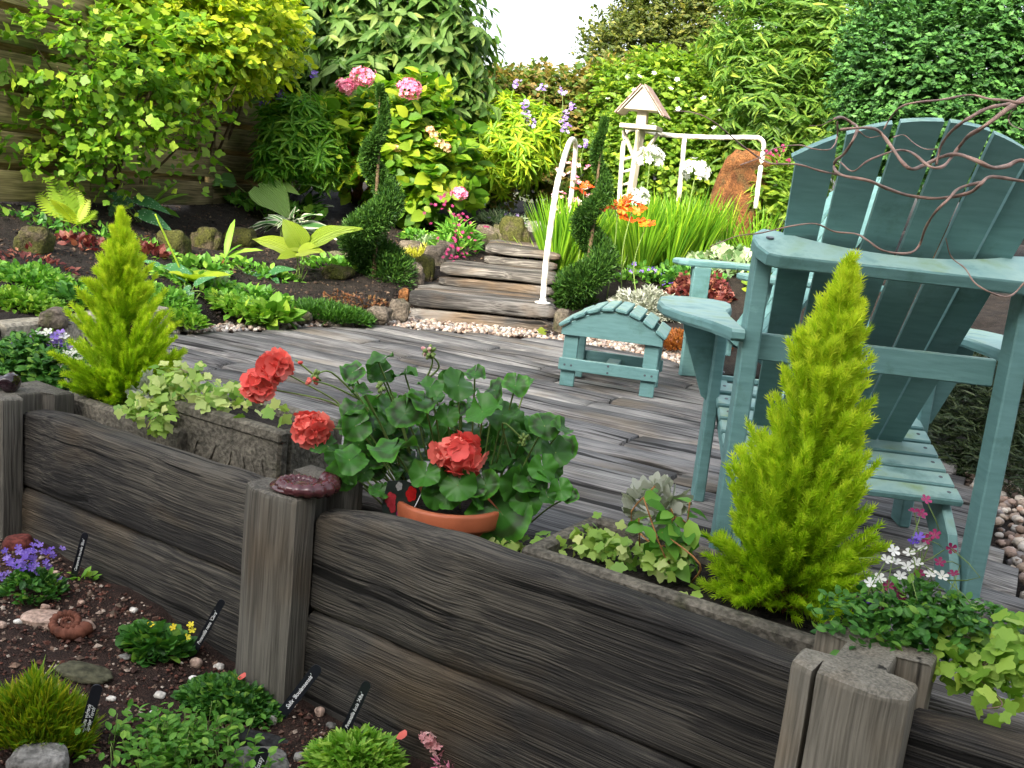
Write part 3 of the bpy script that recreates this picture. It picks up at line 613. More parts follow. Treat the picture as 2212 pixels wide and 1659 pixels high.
V, F = tube([(.042, -.0006, .012), (.030, -.0006, -.02), (.028, -.0006, -.06)], .0012, 4); part('tag_edge', V, F, M['ink'], tg, False, False)
def railmat():
    m, t, b, N, L = newmat('rail_paint'); tc = N('ShaderNodeTexCoord'); w = N('ShaderNodeTexWave'); w.bands_direction = 'DIAGONAL'; w.inputs['Scale'].default_value = 4.5; w.inputs['Distortion'].default_value = .6; L(tc.outputs['Object'], w.inputs['Vector'])
    r = ramp(N, [(.50, .46, .36), (.80, .78, .72)], [.12, .42]); L(w.outputs['Fac'], r.inputs[0]); L(r.outputs[0], b.inputs['Base Color']); b.inputs['Roughness'].default_value = .45; return m
M['railpaint'] = railmat()
M['shingle'] = plain('shingle', (.30, .215, .185), .8, .2, .3, 30)
M['coral'] = leafmat('coral_petal', [(.74, .085, .075), (.82, .15, .12), (.86, .25, .20)], .25, .5, .3, (1.1, .8, .8))
# ================================================================ chair
def slab(poly, z0, z1, b=.004):
    """extruded outline in XY with eased top and bottom edges"""
    P = np.array(poly, float); c = P.mean(0); sh = lambda k: c + (P - c) * (1 - k / np.maximum(np.linalg.norm(P - c, axis=1, keepdims=True), .02))
    f = lambda Q, z: np.column_stack([Q, np.full(len(Q), z)])
    return loft([f(sh(b), z0), f(P, z0 + b), f(P, z1 - b), f(sh(b), z1)])
def sidepanel(poly, x0, x1, b=.003):
    """outline in YZ, thickness on X"""
    V, F = slab(poly, x0, x1, b); return np.stack([V[:, 2], V[:, 0], V[:, 1]], 1), F
def screws(o, pts, nrm_, name='screw', r=.0055):
    a = np.linspace(0, 2 * math.pi, 8, endpoint=False)
    for p in pts:
        n_ = Vector(nrm_); q = n_.to_track_quat('Z', 'Y')
        V = [q @ Vector((r * math.cos(t), r * math.sin(t), 0)) + Vector(p) + n_ * .0012 for t in a] + [q @ Vector((r * math.cos(t), r * math.sin(t), -.003)) + Vector(p) for t in a]
        F = [tuple(range(8))] + [(j, 8 + j, 8 + (j + 1) % 8, (j + 1) % 8) for j in range(8)]
        part(name, np.array(V), F, M['screw'], o, False, False)
def yoff(x): return .055 * (x / .33) ** 2
def make_chair(label, loc, rot):
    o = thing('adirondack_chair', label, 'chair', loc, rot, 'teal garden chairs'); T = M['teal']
    for s in (-1, 1):
        V, F = box(-.02, .02, -.035, .035, 0, .775, .004); V = V + [s * .30, 0, 0]; V[:, 0] += s * (.77 - V[:, 2]) * -.0; part('rear_post', V, F, T, o, False, False)
    # back support: straight rear edge, hollowed front edge, rounded ends, tipped a little to the rear
    P = []
    for t in np.linspace(-1, 1, 25): P.append((t * .272, -.035 + 1.9 * yoff(t * .272)))
    P += [(.306, .042), (.326, .015), (.332, -.02), (.325, -.06), (.305, -.097)]
    P += [(t * .292, -.105) for t in np.linspace(.95, -.95, 9)] + [(-.305, -.097), (-.325, -.06), (-.332, -.02), (-.326, .015), (-.306, .042)]
    V, F = slab(P[::-1], -.016, .016, .004); Rx = np.array(Matrix.Rotation(R(21), 3, 'X')); V = V @ Rx.T + [0, 0, .785]; part('back_support', V, F, T, o, False, False)
    screws(o, [(-.292, -.02, .7975), (.292, -.02, .7975)], (0, -.2, 1), r=.009)
    # six fanned back slats
    B0 = np.array([0, .41, .215]); B1 = np.array([0, -.185, 1.075]); ax_ = nrm(B1 - B0); Ls = np.linalg.norm(B1 - B0); up = np.array([0, -ax_[2], ax_[1]])
    for i in range(6):
        u = (i - 2.5); rings = []
        for f in np.linspace(0, 1, 9):
            sc = .066 + .031 * f; cx = u * sc; hw = sc / 2 - (.0032 + .0032 * f)
            top = 1.0
            q = []
            for (dx, dn) in [(hw * t, -.0075) for t in (-1, -.5, 0, .5, 1)] + [(hw * t, .0075) for t in (1, .5, 0, -.5, -1)]:
                x = cx + dx; ff = f
                if f > .9: ff = f - .115 * (x / .29) ** 2 * (f - .9) * 10
                c = B0 + ax_ * Ls * ff; q.append(np.array([x, c[1] + yoff(cx) * (.35 + .65 * f) , c[2]]) + up * dn * np.array([0, 1, 1]))
            rings.append(np.array(q))
        V, F = loft(rings); part('back_slat', V, F, T, o, False, False)
    V, F = box(-.28, .28, -.012, .012, .505, .570, .003); part('lower_rail', V + [0, .048, 0], F, T, o, False, False)
    # seat on two side rails that run down to the ground at the back
    for s in (-1, 1):
        poly = [(-.03, 0), (.07, 0), (.13, .07), (.25, .14), (.42, .20), (.60, .255), (.665, .30), (.665, .345), (.62, .352), (.46, .29), (.28, .235), (.16, .205), (.05, .13), (-.02, .04)]
        V, F = sidepanel(poly, s * .262 - .012, s * .262 + .012); part('side_rail', V, F, T, o, False, False)
        # front leg, arm, bracket
        V, F = box(s * .298 - .016, s * .298 + .016, .50, .59, 0, .556, .004); part('front_leg', V, F, T, o, False, False)
        r0 = np.array([(s * .3145, .535, .556), (s * .415, .535, .556), (s * .405, .535, .50), (s * .33, .535, .31), (s * .3145, .535, .30)])
        V, F = loft([r0, r0 + [0, .02, 0]]); part('arm_bracket', V, F, T, o, False, False)
        ap = [(.352, -.06), (.385, .05), (.45, .18), (.49, .30), (.498, .42), (.485, .56), (.455, .63), (.40, .665), (.32, .665), (.285, .63), (.278, .56), (.288, .46), (.312, .36), (.322, .2), (.322, -.06)]
        ap = [(s * x, y) for x, y in ap]
        if s < 0: ap = ap[::-1]
        V, F = slab(ap, .556, .584, .007); part('arm', V, F, T, o, False, False)
    for j in range(8):
        f = j / 7; y = .645 - f * .52; z = .352 - .0 - .155 * f ** .85 ; a = math.atan2(.150, .52)
        V, F = box(-.29, .29, -.031, .031, 0, .019, .004); Rx = np.array(Matrix.Rotation(a if j else -.25, 3, 'X')); V = V @ Rx.T + [0, y, z - (.012 if j == 0 else 0)]
        part('seat_slat', V, F, T, o, False, False)
        screws(o, [(-.262, y, z + .019), (.262, y, z + .019)], (0, -.28, .96))
    V, F = box(-.25, .25, .60, .62, .20, .31, .003); part('front_apron', V, F, T, o, False, False)
    return o
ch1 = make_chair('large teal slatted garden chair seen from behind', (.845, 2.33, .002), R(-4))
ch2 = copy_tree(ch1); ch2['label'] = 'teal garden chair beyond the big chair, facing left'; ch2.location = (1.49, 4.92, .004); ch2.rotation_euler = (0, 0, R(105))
# ================================================================ footstool
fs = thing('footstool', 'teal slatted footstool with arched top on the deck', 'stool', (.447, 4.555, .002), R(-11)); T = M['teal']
hw, hd = .225, .155
for sy in (-1, 1):
    P = [(-hw, .235)] + [(x, .235 + .0) for x in (-.1, .1)] + [(hw, .235)] + [(hw * t, .265 + .095 * math.cos(t * math.pi / 2) ** .9) for t in np.linspace(1, -1, 17)]
    V, F = slab(P, -.011, .011, .003); V = np.stack([V[:, 0], V[:, 2] + sy * hd, V[:, 1]], 1); part('arched_side', V, F[::-1], T, fs, False, False)
    for sx in (-1, 1):
        V, F = box(sx * .18 - .0325, sx * .18 + .0325, sy * (hd - .022) - .010, sy * (hd - .022) + .010, 0, .27, .003); part('leg', V, F, T, fs, False, False)
    V, F = box(-hw + .002, hw - .002, sy * (hd - .001) - .010, sy * (hd - .001) + .010, .075, .130, .003); part('rail', V, F, T, fs, False, False)
    if sy < 0: screws(fs, [(x, -hd - .009, z) for x, z in ((-.195, .10), (-.165, .10), (.165, .10), (.195, .10), (0, .118), (0, .088))], (0, -1, 0))
V, F = box(-.030, .030, -hd + .012, hd - .012, .090, .108, .003); part('stretcher', V, F, T, fs, False, False)
for j in range(8):
    t = (j - 3.5) / 3.5 * .93; x = hw * t; z = .265 + .095 * math.cos(t * math.pi / 2) ** .9; sl = -.095 * .9 * math.sin(t * math.pi / 2) * (math.pi / 2) / hw
    V, F = box(-.0272, .0272, -hd - .03, hd + .03, 0, .017, .004); Ry = np.array(Matrix.Rotation(-math.atan(sl), 3, 'Y')); V = V @ Ry.T + [x, 0, z + .003]; part('slat', V, F, T, fs, False, False)
# ================================================================ white rails, bird table
def rail(root, name, pts, r, n=26, k=8, m=None):
    V, F = tube(spline(pts, n), r, k); return part(name, V, F, m or M['railpaint'], root, True)
a0 = G(1172, 655, .16)
hr = thing('handrail', 'white metal handrail standing on the timber steps', 'handrail', tuple(a0))
pts = [a0, D(1181, 553, 6.32), D(1201, 413, 6.4), D(1212, 366, 6.55), D(1222, 330, 6.9), D(1231, 306, 7.35), D(1238, 301, 7.6), D(1243, 312, 7.8), D(1242, 345, 7.85), D(1237, 396, 7.9), D(1228, 480, 7.95)]
rail(hr, 'rail', pts, .019, 60, 10)
V, F = lathe([(.001, 0), (.05, 0), (.05, .008), (.024, .012), (.02, .03), (.001, .03)], 16, a0); part('foot_plate', V, F, M['white'], hr, True)
b0 = D(1336, 470, 8.6)
h2 = thing('handrail', 'long white metal rail behind the bird table and standing stone', 'handrail', tuple(b0))
rail(h2, 'rail', [D(1336, 470, 8.6), D(1340, 400, 8.6), D(1348, 300, 8.6), D(1356, 283, 8.6), D(1376, 279, 8.6), D(1442, 292, 8.6), D(1540, 297, 8.6), D(1620, 297, 8.6), D(1642, 300, 8.6), D(1650, 316, 8.6), D(1644, 356, 8.6), D(1632, 450, 8.6)], .020, 70, 8)
rail(h2, 'post', [D(1479, 297, 8.6), D(1472, 370, 8.6), D(1464, 455, 8.6)], .020, 6)
for i, y in enumerate((345, 372, 400, 425)): rail(h2, 'bar', [D(1346 - i, y, 8.62), D(1366 - i, y - 6, 8.5)], .012, 3, 6)
bt = thing('bird_table', 'cream wooden bird table with gabled shingle roof on a post', 'bird table', tuple(D(1350, 480, 8.15)), 0)
bc = D(1385, 276, 8.15); bx_ = np.array([.95, -.31, 0]); by_ = np.array([.31, .95, 0])
def BT(v): v = np.asarray(v, float) * .86; return bc + v[:, 0:1] * bx_ + v[:, 1:2] * by_ + v[:, 2:3] * np.array([0, 0, 1])
def bpart(nm, vf, m=None, par=None):
    q = part(nm, BT(vf[0]), vf[1], m or M['cream'], bt)
    if par is not None: q.parent = par
    return q
rf_ = {}
bpart('platform', box(-.17, .17, -.15, .15, -.02, .02, .004)); bpart('pillar', box(-.045, .045, -.045, .045, .02, .16, .003))
gb = np.array([(-.155, 0, .15), (.155, 0, .15), (0, 0, .345)])
bpart('gable', loft([gb + [0, -.13, 0], gb + [0, .13, 0]]))
for s in (-1, 1):
    rp_ = np.array([(s * .006, 0, .358), (s * .205, 0, .113), (s * .200, 0, .108), (s * .001, 0, .350)])
    rf_[s] = bpart('roof_slope', loft([rp_ + [0, -.155, 0], rp_ + [0, .155, 0]]))
    for j in range(4):
        a = np.array([s * (.012 + .05 * j), 0, .365 - .0615 * j]); b = a + np.array([s * .062, 0, -.077]); n_ = nrm(np.array([s * .77, 0, .62])) * (.006 + .004)
        for q in range(5):
            y0 = -.16 + q * .065; y1 = y0 + .06
            r0 = np.array([a + [0, y0, 0], a + [0, y1, 0], b + [0, y1, 0], b + [0, y0, 0]]); bpart('shingle', loft([r0, r0 + n_ + [0, 0, .002 * ((q + j) % 2)]]), M['shingle'], rf_[s])
V, F = tube([D(1350, 500, 8.15), bc - [0, 0, .02]], .034, 4); part('post', V, F, M['cream'], bt)
for s, t_ in ((-1, 0), (1, 0), (0, -1), (0, 1)):
    V, F = tube([bc + bx_ * s * .14 + by_ * t_ * .12 - [0, 0, .03], bc + bx_ * s * .02 + by_ * t_ * .02 - [0, 0, .25]], .015, 4); part('brace', V, F, M['cream'], bt)
# ================================================================ stones
def stone(name, label, px, py, wpx, hpx, mat, seed, where='bed', depth_m=None, rough=.35, sub=3, flat_=.75, sink=.35, rot=0.0, cat='stone'):
    c = at(px, py) if where == 'bed' else (fb(px, py) if where == 'front' else G(px, py, where))
    m_ = c[1] / FPX; sx = wpx * m_ / 2; sz = hpx * m_ / 2; V, F = rock(sx, depth_m or sx * .8, sz, seed, rough, sub, flat_)
    Rz = np.array(Matrix.Rotation(rot, 3, 'Y')); V = V @ Rz.T
    return tag(part(name, V + c + [0, 0, sz * (1 - 2 * sink)], F, mat, None, True), label, cat)
stone('standing_stone', 'tall orange sandstone slab standing behind the grasses', 1578, 520, 118, 250, M['orangestone'], 3, rough=.42, flat_=.6, sink=.16, rot=R(14), depth_m=.10)
for i, (lb, px, py, w, h, mt) in enumerate([
    ('mossy round rock at far left of the bed', 75, 548, 85, 85, 'mossrock'), ('mossy rock right of the pink leaves', 372, 545, 75, 75, 'mossrock'), ('mossy rock between two mossy neighbours', 445, 535, 70, 60, 'mossrock'), ('mossy rock left of the variegated hosta', 522, 530, 75, 55, 'mossrock'),
    ('small grey stone among pink seedlings', 158, 622, 45, 40, 'rock'), ('brown rock on top of the concrete kerb', 115, 700, 70, 50, 'rock'), ('pale flat stone beside the golden conifer', 140, 700, 40, 18, 'greystone'),
    ('small pointed stone at the edge of the pebbles', 655, 692, 40, 32, 'rock'), ('tan rock left of the steps', 818, 690, 60, 42, 'rock'), ('dark upright rock at the foot of the steps', 862, 684, 46, 58, 'rock'),
    ('thin rusty stone against the first step', 872, 650, 24, 40, 'orangestone'), ('slanted grey rock beside the first tread', 892, 615, 50, 70, 'rock'), ('mossy slab rock beside the second step', 915, 600, 48, 75, 'mossrock'), ('grey rock under the yellow sedum', 940, 570, 56, 60, 'rock'),
    ('rounded rock behind the second step', 960, 560, 50, 60, 'rock'), ('flat buff rock behind the spiral topiary', 890, 550, 60, 50, 'rock'), ('brown rock beside the third step', 1050, 528, 56, 60, 'rock'), ('grey rock left of the moss-covered boulder', 1078, 530, 48, 66, 'rock'),
    ('large moss-covered boulder above the third step', 1108, 535, 74, 92, 'mossrock'), ('small pale rock beside the top step', 1150, 500, 40, 34, 'greystone'), ('buff pointed rock right of the first step', 1212, 708, 44, 60, 'rock'), ('low brown rock left of the footstool', 1245, 700, 40, 30, 'rock'),
    ('flat dark rock under the lime hosta', 730, 600, 70, 40, 'mossrock'), ('brown rock in front of the pulmonaria', 530, 685, 46, 30, 'rock'), ('reddish rock beside the fern', 520, 640, 40, 26, 'rock'), ('brown rock left of the pebble strip', 345, 690, 60, 36, 'rock'), ('brown rock behind the far chair', 1650, 690, 60, 70, 'rock'), ('long flat stone right of the lime hosta', 745, 560, 80, 24, 'greenslate')]):
    stone('rock', lb, px, py, w, h, M[mt], 20 + i, rough=.45, sub=3, flat_=.7, sink=.3)
# front bed stones
stone('red_stone', 'smooth dark red stone at the foot of the left post', 40, 1185, 72, 46, M['redstone'], 61, 'front', rough=.2, sink=.25)
stone('flat_stone', 'long greenish slate lying above the yellow tussock', 182, 1460, 140, 26, M['greenslate'], 62, 'front', depth_m=.035, rot=R(9), sink=.2, flat_=.8)
stone('flat_stone', 'black slate shard right of the leafy upright plant', 555, 1605, 165, 26, M['blackslate'], 63, 'front', depth_m=.03, rot=R(8), sink=.2)
stone('flat_stone', 'grey flat stone at the bottom of the rockery', 560, 1652, 170, 36, M['greystone'], 64, 'front', sink=.3)
stone('grey_boulder', 'pale ridged grey stone in the bottom left corner', 85, 1665, 150, 90, M['greystone'], 65, 'front', rough=.25, sink=.3)
stone('flat_stone', 'pale tan stone under the rusty fossil', 100, 1345, 110, 34, M['pinkstone'], 66, 'front', sink=.25)
fo = thing('fossil', 'rusty red curled fossil on tan stone in the rockery', 'fossil', tuple(fb(150, 1360)))
V, F = ammonite(); q = np.array(Matrix.Rotation(R(18), 3, 'X') @ Matrix.Rotation(R(140), 3, 'Z')); V = (V * [.72, .62, .9]) @ q.T
part('coil', V + np.array(fo.location) + [0, -.005, .018], F, plain('fossil_rust', (.13, .048, .03), .8, .2, .7, 30, .5), fo, True)
V, F = rock(.055, .035, .014, 77, .35, 3, .8); part('matrix_stone', V + np.array(fo.location) + [.002, .004, .006], F, M['pinkstone'], fo, True)
bits = [(150, 1512 - 10, 'pinkstone')]
WS = [(345, 1505, 30, 18, 'whitestone', 'white flat pebble left of the red petal'), (423, 1437, 32, 26, 'pinkstone', 'pinkish egg pebble below the leaning label'), (472, 1443, 28, 16, 'whitestone', 'pale pebble behind the green mat'), (288, 1322, 20, 17, 'whitestone', 'bright white pebble above the yellow flowers'),
      (40, 1345, 26, 12, 'whitestone', 'white sliver pebble left of the fossil'), (98, 1318, 26, 20, 'pinkstone', 'tan round pebble above the fossil'), (175, 1305, 20, 14, 'pinkstone', 'tan pebble right of the blue bellflowers'), (60, 1330, 16, 12, 'whitestone', 'small white pebble beside the blue bellflowers'),
      (330, 1548, 20, 22, 'whitestone', 'upright white pebble in the leafy plant'), (588, 1562, 24, 28, 'whitestone', 'cream pebble at the tip of the slate label'), (690, 1545, 26, 30, 'pinkstone', 'cream lump pebble between two black labels'), (715, 1570, 26, 14, 'greystone', 'small grey slate chip between two black labels'),
      (108, 1255, 20, 14, 'whitestone', 'white pebble above the blue bellflowers'), (500, 1400, 18, 15, 'redstone', 'small red pebble near the middle post'), (418, 1470, 26, 16, 'whitestone', 'white pebble left of the green mat'), (3, 1355, 24, 20, 'pinkstone', 'tan pebble at the left edge of the picture'),
      (240, 1512, 26, 12, 'whitestone', 'white sliver below the green slate'), (120, 1240, 18, 12, 'pinkstone', 'pinkish pebble near the red stone'), (650, 1640, 40, 24, 'greystone', 'grey stone below the black slate'), (270, 1420, 34, 10, 'greystone', 'thin grey shard left of the yellow flower mat')]
for i, (px, py, w, h, mt, lb) in enumerate(WS): stone('pebble', lb, px, py, w, h, M[mt], 80 + i, 'front', rough=.25, sub=2, flat_=.85, sink=.25)
# petals fallen
def petal(label, px, py, s=.02, up=.012):
    tm = strip_leaf([0, .3, .7, .93, 1], [0, .35, .48, .3, 0], .35, -.25); p = fb(px, py, up) if py > 1150 else None
    return tag(obj('petal', mk('petal', tm[0], tm[1], M['coral'], True), None, mat4(p, (1, -.2, .2), (.1, -.4, 1), s)), label, 'petal')
# ================================================================ plant labels
def label_stick(lb, bx, by, tx, ty, wpx, text, lines=None, lean=.0):
    b = fb(bx, by); m_ = b[1] / FPX
    # the top leans toward the wall: same distance, raised
    t_ = D(tx, ty, b[1] + lean); d = t_ - b; L = np.linalg.norm(d); d = d / L; w = wpx * m_ / 2
    view = nrm(CAM - b); side = nrm(np.cross(view, d)); n_ = np.cross(d, side) ; n_ = n_ if n_ @ view > 0 else -n_; side = np.cross(d, n_)
    o = thing('plant_label', lb, 'label', tuple(b))
    out = [(-w * .55, -.03), (-w, 0), (-w, L - w * 1.0)] + [(w * math.cos(a), L - w + w * math.sin(a)) for a in np.linspace(math.pi * .9, .1 * math.pi, 7)] + [(w, L - w * 1.0), (w, 0), (w * .55, -.03)]
    r0 = np.array([side * x + d * y for x, y in out]); V, F = loft([r0, r0 + n_ * .0022]); stk_ = part('stick', V, F, M['slate'], o, False, False)
    for j, tx_ in enumerate(text):
        cu = bpy.data.curves.new('handwriting', 'FONT'); cu.body = tx_; cu.shear = .35; cu.align_x = 'CENTER'; cu.align_y = 'CENTER'; cu.size = w * (1.25 if len(text) == 1 else .95); cu.offset = .0002
        cu.resolution_u = 3
        wid_ = len(tx_) * cu.size * .48; 
        if wid_ > L * .78: cu.size *= L * .78 / wid_
        oc = bpy.data.objects.new('handwriting_curve', cu); me = bpy.data.meshes.new_from_object(oc); bpy.data.objects.remove(oc); me.materials.clear(); me.materials.append(M['ink']); oo = obj('handwriting', me, stk_)
        yy = np.cross(n_, d); off = 0 if len(text) == 1 else (.42 - .84 * j) * w
        p = d * L * .52 + n_ * .0034 + yy * off
        oo.matrix_local = Matrix(((d[0], yy[0], n_[0], p[0]), (d[1], yy[1], n_[1], p[1]), (d[2], yy[2], n_[2], p[2]), (0, 0, 0, 1)))
    return o
label_stick('black plant label with white handwriting beside the blue bellflowers', 158, 1250, 185, 1150, 15, ["Campanula muralis 'Blue'"])
label_stick('black plant label leaning on the wall by yellow flowers', 412, 1420, 482, 1295, 17, ["Potentilla nana 'Clara'"])
label_stick('broad slate-blue plant label leaning against the middle post', 602, 1552, 690, 1438, 26, ["Salix 'Boulansensis'"])
label_stick('black plant label rising behind the bright green cushion', 735, 1600, 795, 1472, 22, ["Potentilla lucia 'Alba'"])
label_stick('black plant label with two lines beside the yellow tussock', 168, 1630, 212, 1478, 26, ["Calluna vulgaris", "'Spring Torch'"])
label_stick('black plant label cut off by the bottom edge', 545, 1690, 572, 1615, 28, ["Mossy"])
# ================================================================ contorted willow
wl = thing('contorted_willow', 'bare twisted willow branches hanging in at the upper right', 'tree', tuple(D(2300, 1300, 1.65)))
def zp(x, y): return 1642 + x * .3335, y * .3335
def wbranch(pts, r0, r1, dd=1.8, dv=.06, z4=True, n=60, ph=0.0):
    Q = []
    for i, (x, y) in enumerate(pts):
        if z4: x, y = zp(x, y)
        Q.append(D(x, y, dd + dv * math.sin(i * 1.3 + ph)))
    C = spline(Q, n); rr = np.linspace(r0, r1, n) * (1 + .12 * np.sin(np.arange(n) * .9))
    V, F = tube(C, rr * .68, 6); part('branch', V, F, M['willow'], wl, True)
wbranch([(1960, 1150), (1711, 1040), (1600, 1075), (1500, 1085), (1400, 1040), (1280, 1000), (1180, 1015), (1050, 1075), (980, 1095), (920, 1050), (850, 950), (780, 860), (720, 830), (620, 830), (520, 840)], .0062, .0035)
wbranch([(1980, 500), (1780, 600), (1640, 680), (1450, 820), (1350, 880), (1290, 950), (1230, 1030), (1180, 1080), (1100, 1080), (1000, 1000), (940, 975), (860, 980), (700, 1040), (600, 1110), (520, 1050)], .0066, .0018, ph=1)
wbranch([(1640, 670), (1480, 700), (1330, 780), (1230, 860), (1170, 950), (1140, 1070)], .005, .003, ph=2)
wbranch([(1900, 560), (1711, 660), (1600, 650), (1480, 640), (1360, 615), (1180, 645), (1000, 665), (900, 700), (840, 770), (800, 840)], .0042, .0018, ph=3)
wbranch([(480, 770), (530, 760), (600, 800), (630, 830), (600, 910), (540, 1000), (490, 1040), (480, 1090), (530, 1135), (700, 1170), (820, 1220), (960, 1265), (1150, 1285), (1350, 1250), (1430, 1190), (1500, 1145), (1711, 1175), (1950, 1200)][::-1], .0048, .0035, ph=.5, n=90)
wbranch([(1430, 1180), (1290, 1220), (1220, 1290), (1130, 1380), (1070, 1480), (1030, 1590), (960, 1640), (800, 1625), (700, 1560), (620, 1515), (480, 1500), (360, 1450), (200, 1465), (0, 1510), (-150, 1530), (-330, 1600)], .0042, .0014, ph=1.5, n=90)
wbranch([(530, 1135), (400, 1110), (240, 1065), (80, 1060), (0, 1025), (-120, 940), (-300, 790), (-430, 730), (-560, 720)], .003, .0012, ph=2.5, n=70)
wbranch([(500, 790), (500, 880), (480, 940), (440, 970), (350, 965), (250, 940), (100, 960), (0, 1020), (-130, 1070)], .0022, .0014, ph=.2)
wbranch([(470, 775), (400, 810), (320, 815)], .0015, .0008, n=20); wbranch([(640, 850), (700, 890), (780, 880)], .0018, .001, n=20); wbranch([(860, 890), (930, 875), (1000, 930), (1070, 965), (1150, 965)], .0015, .001, n=30)
wbranch([(2043, 515), (2055, 555), (2085, 580), (2105, 610), (2140, 632), (2180, 640), (2212, 612), (2260, 560)], .0015, .003, 1.8, .05, False)
wbranch([(1660, 690), (1610, 760), (1630, 810), (1700, 840)], .002, .0012, n=20)
V, F = tube(spline([D(2330, 1500, 1.62), D(2330, 1000, 1.66), D(2310, 600, 1.72), D(2290, 300, 1.8), D(2280, 150, 1.82)], 24), np.linspace(.018, .007, 24), 8); part('trunk', V, F, M['willow'], wl, True)
# ================================================================ foliage colours
GR = lambda n, a, b, c, **k: M.__setitem__(n, leafmat(n, [a, b, c], **k))
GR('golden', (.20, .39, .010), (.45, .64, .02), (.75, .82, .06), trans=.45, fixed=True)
GR('goldsedum', (.40, .42, .05), (.55, .55, .08), (.68, .66, .14), trans=.3)
GR('goldshrub', (.14, .26, .012), (.30, .42, .02), (.50, .56, .04), trans=.5)
GR('currant', (.07, .19, .014), (.15, .31, .022), (.28, .43, .04), trans=.5)
GR('buddleja', (.045, .115, .02), (.09, .19, .035), (.17, .27, .075), trans=.5)
GR('amsonia', (.07, .22, .02), (.13, .33, .03), (.22, .42, .045), trans=.5)
GR('limefeather', (.12, .26, .012), (.25, .42, .02), (.42, .52, .03), trans=.5)
GR('hydrangea', (.05, .15, .01), (.13, .28, .02), (.34, .44, .03), trans=.5)
GR('hedgemix', (.06, .13, .018), (.15, .21, .035), (.28, .20, .07), trans=.5)
GR('hedge', (.07, .16, .015), (.14, .26, .022), (.25, .37, .04), trans=.5)
GR('olive', (.045, .075, .014), (.09, .125, .024), (.17, .19, .045), trans=.5)
GR('acacia', (.05, .13, .016), (.10, .21, .025), (.18, .30, .045), trans=.5)
GR('darkbush', (.018, .065, .016), (.042, .13, .028), (.09, .22, .05), trans=.25, rough=.5, spec=.25)
GR('topiary', (.012, .045, .008), (.028, .08, .012), (.06, .14, .02), trans=.2, spec=.2)
GR('grass', (.08, .22, .012), (.16, .36, .02), (.28, .48, .03), trans=.4)
GR('ivy', (.13, .28, .04), (.30, .46, .08), (.46, .54, .20), trans=.3)
GR('ivyplain', (.14, .30, .03), (.24, .42, .05), (.36, .52, .09), trans=.35)
GR('rosette', (.08, .22, .02), (.17, .36, .035), (.28, .46, .06), trans=.35)
GR('mossy', (.02, .08, .012), (.05, .15, .015), (.09, .22, .03), trans=.25)
GR('mat', (.025, .10, .018), (.06, .20, .03), (.11, .29, .045), trans=.3)
GR('leafy', (.06, .20, .02), (.12, .32, .035), (.20, .42, .06), trans=.35)
GR('tussock', (.10, .22, .008), (.20, .34, .012), (.36, .38, .02), trans=.35)
GR('cushion', (.14, .34, .03), (.24, .48, .05), (.38, .58, .10), trans=.35)
GR('silver', (.20, .23, .18), (.34, .36, .31), (.50, .52, .47), trans=.2)
GR('silvergreen', (.10, .22, .08), (.24, .36, .18), (.46, .54, .38), trans=.3)
GR('redleaf', (.08, .018, .016), (.16, .032, .032), (.26, .10, .075), trans=.3, tint=(1.2, .7, .6))
GR('rust', (.16, .04, .008), (.27, .085, .015), (.36, .15, .03), trans=.2, tint=(1.2, .8, .5))
GR('fern', (.18, .32, .015), (.32, .46, .03), (.46, .58, .05), trans=.45)
GR('limehosta', (.22, .33, .022), (.28, .38, .03), (.34, .44, .045), trans=.4, rough=.45, veins=7)
GR('bluehosta', (.14, .34, .08), (.21, .42, .10), (.28, .48, .13), trans=.35, rough=.4, veins=7)
GR('darkheath', (.008, .020, .007), (.018, .036, .010), (.036, .055, .016), trans=.15)
GR('dead', (.10, .035, .012), (.16, .06, .018), (.15, .09, .04), trans=.1)
GR('pink', (.75, .16, .30), (.82, .26, .42), (.88, .42, .52), trans=.25, tint=(1.1, .8, .9))
GR('peach', (.72, .36, .20), (.8, .48, .28), (.8, .58, .30), trans=.2, tint=(1.1, .9, .8))
GR('magenta', (.18, .006, .06), (.27, .012, .09), (.38, .04, .15), trans=.2, tint=(1.1, .6, .8))
GR('violet', (.10, .05, .38), (.17, .09, .50), (.30, .20, .62), trans=.2, tint=(.9, .8, 1.2))
GR('lilac', (.24, .14, .48), (.34, .22, .56), (.48, .36, .66), trans=.2, tint=(.9, .8, 1.2))
GR('orangef', (.62, .06, .005), (.74, .12, .008), (.80, .24, .02), trans=.25, tint=(1.1, .8, .6))
GR('whitef', (.72, .73, .66), (.80, .80, .76), (.85, .85, .84), trans=.25, tint=(1, 1, 1))
GR('yellowf', (.72, .55, .01), (.8, .66, .02), (.85, .75, .05), trans=.2)
GR('palepink', (.70, .32, .34), (.78, .42, .42), (.82, .55, .52), trans=.25, tint=(1.1, .9, .9))
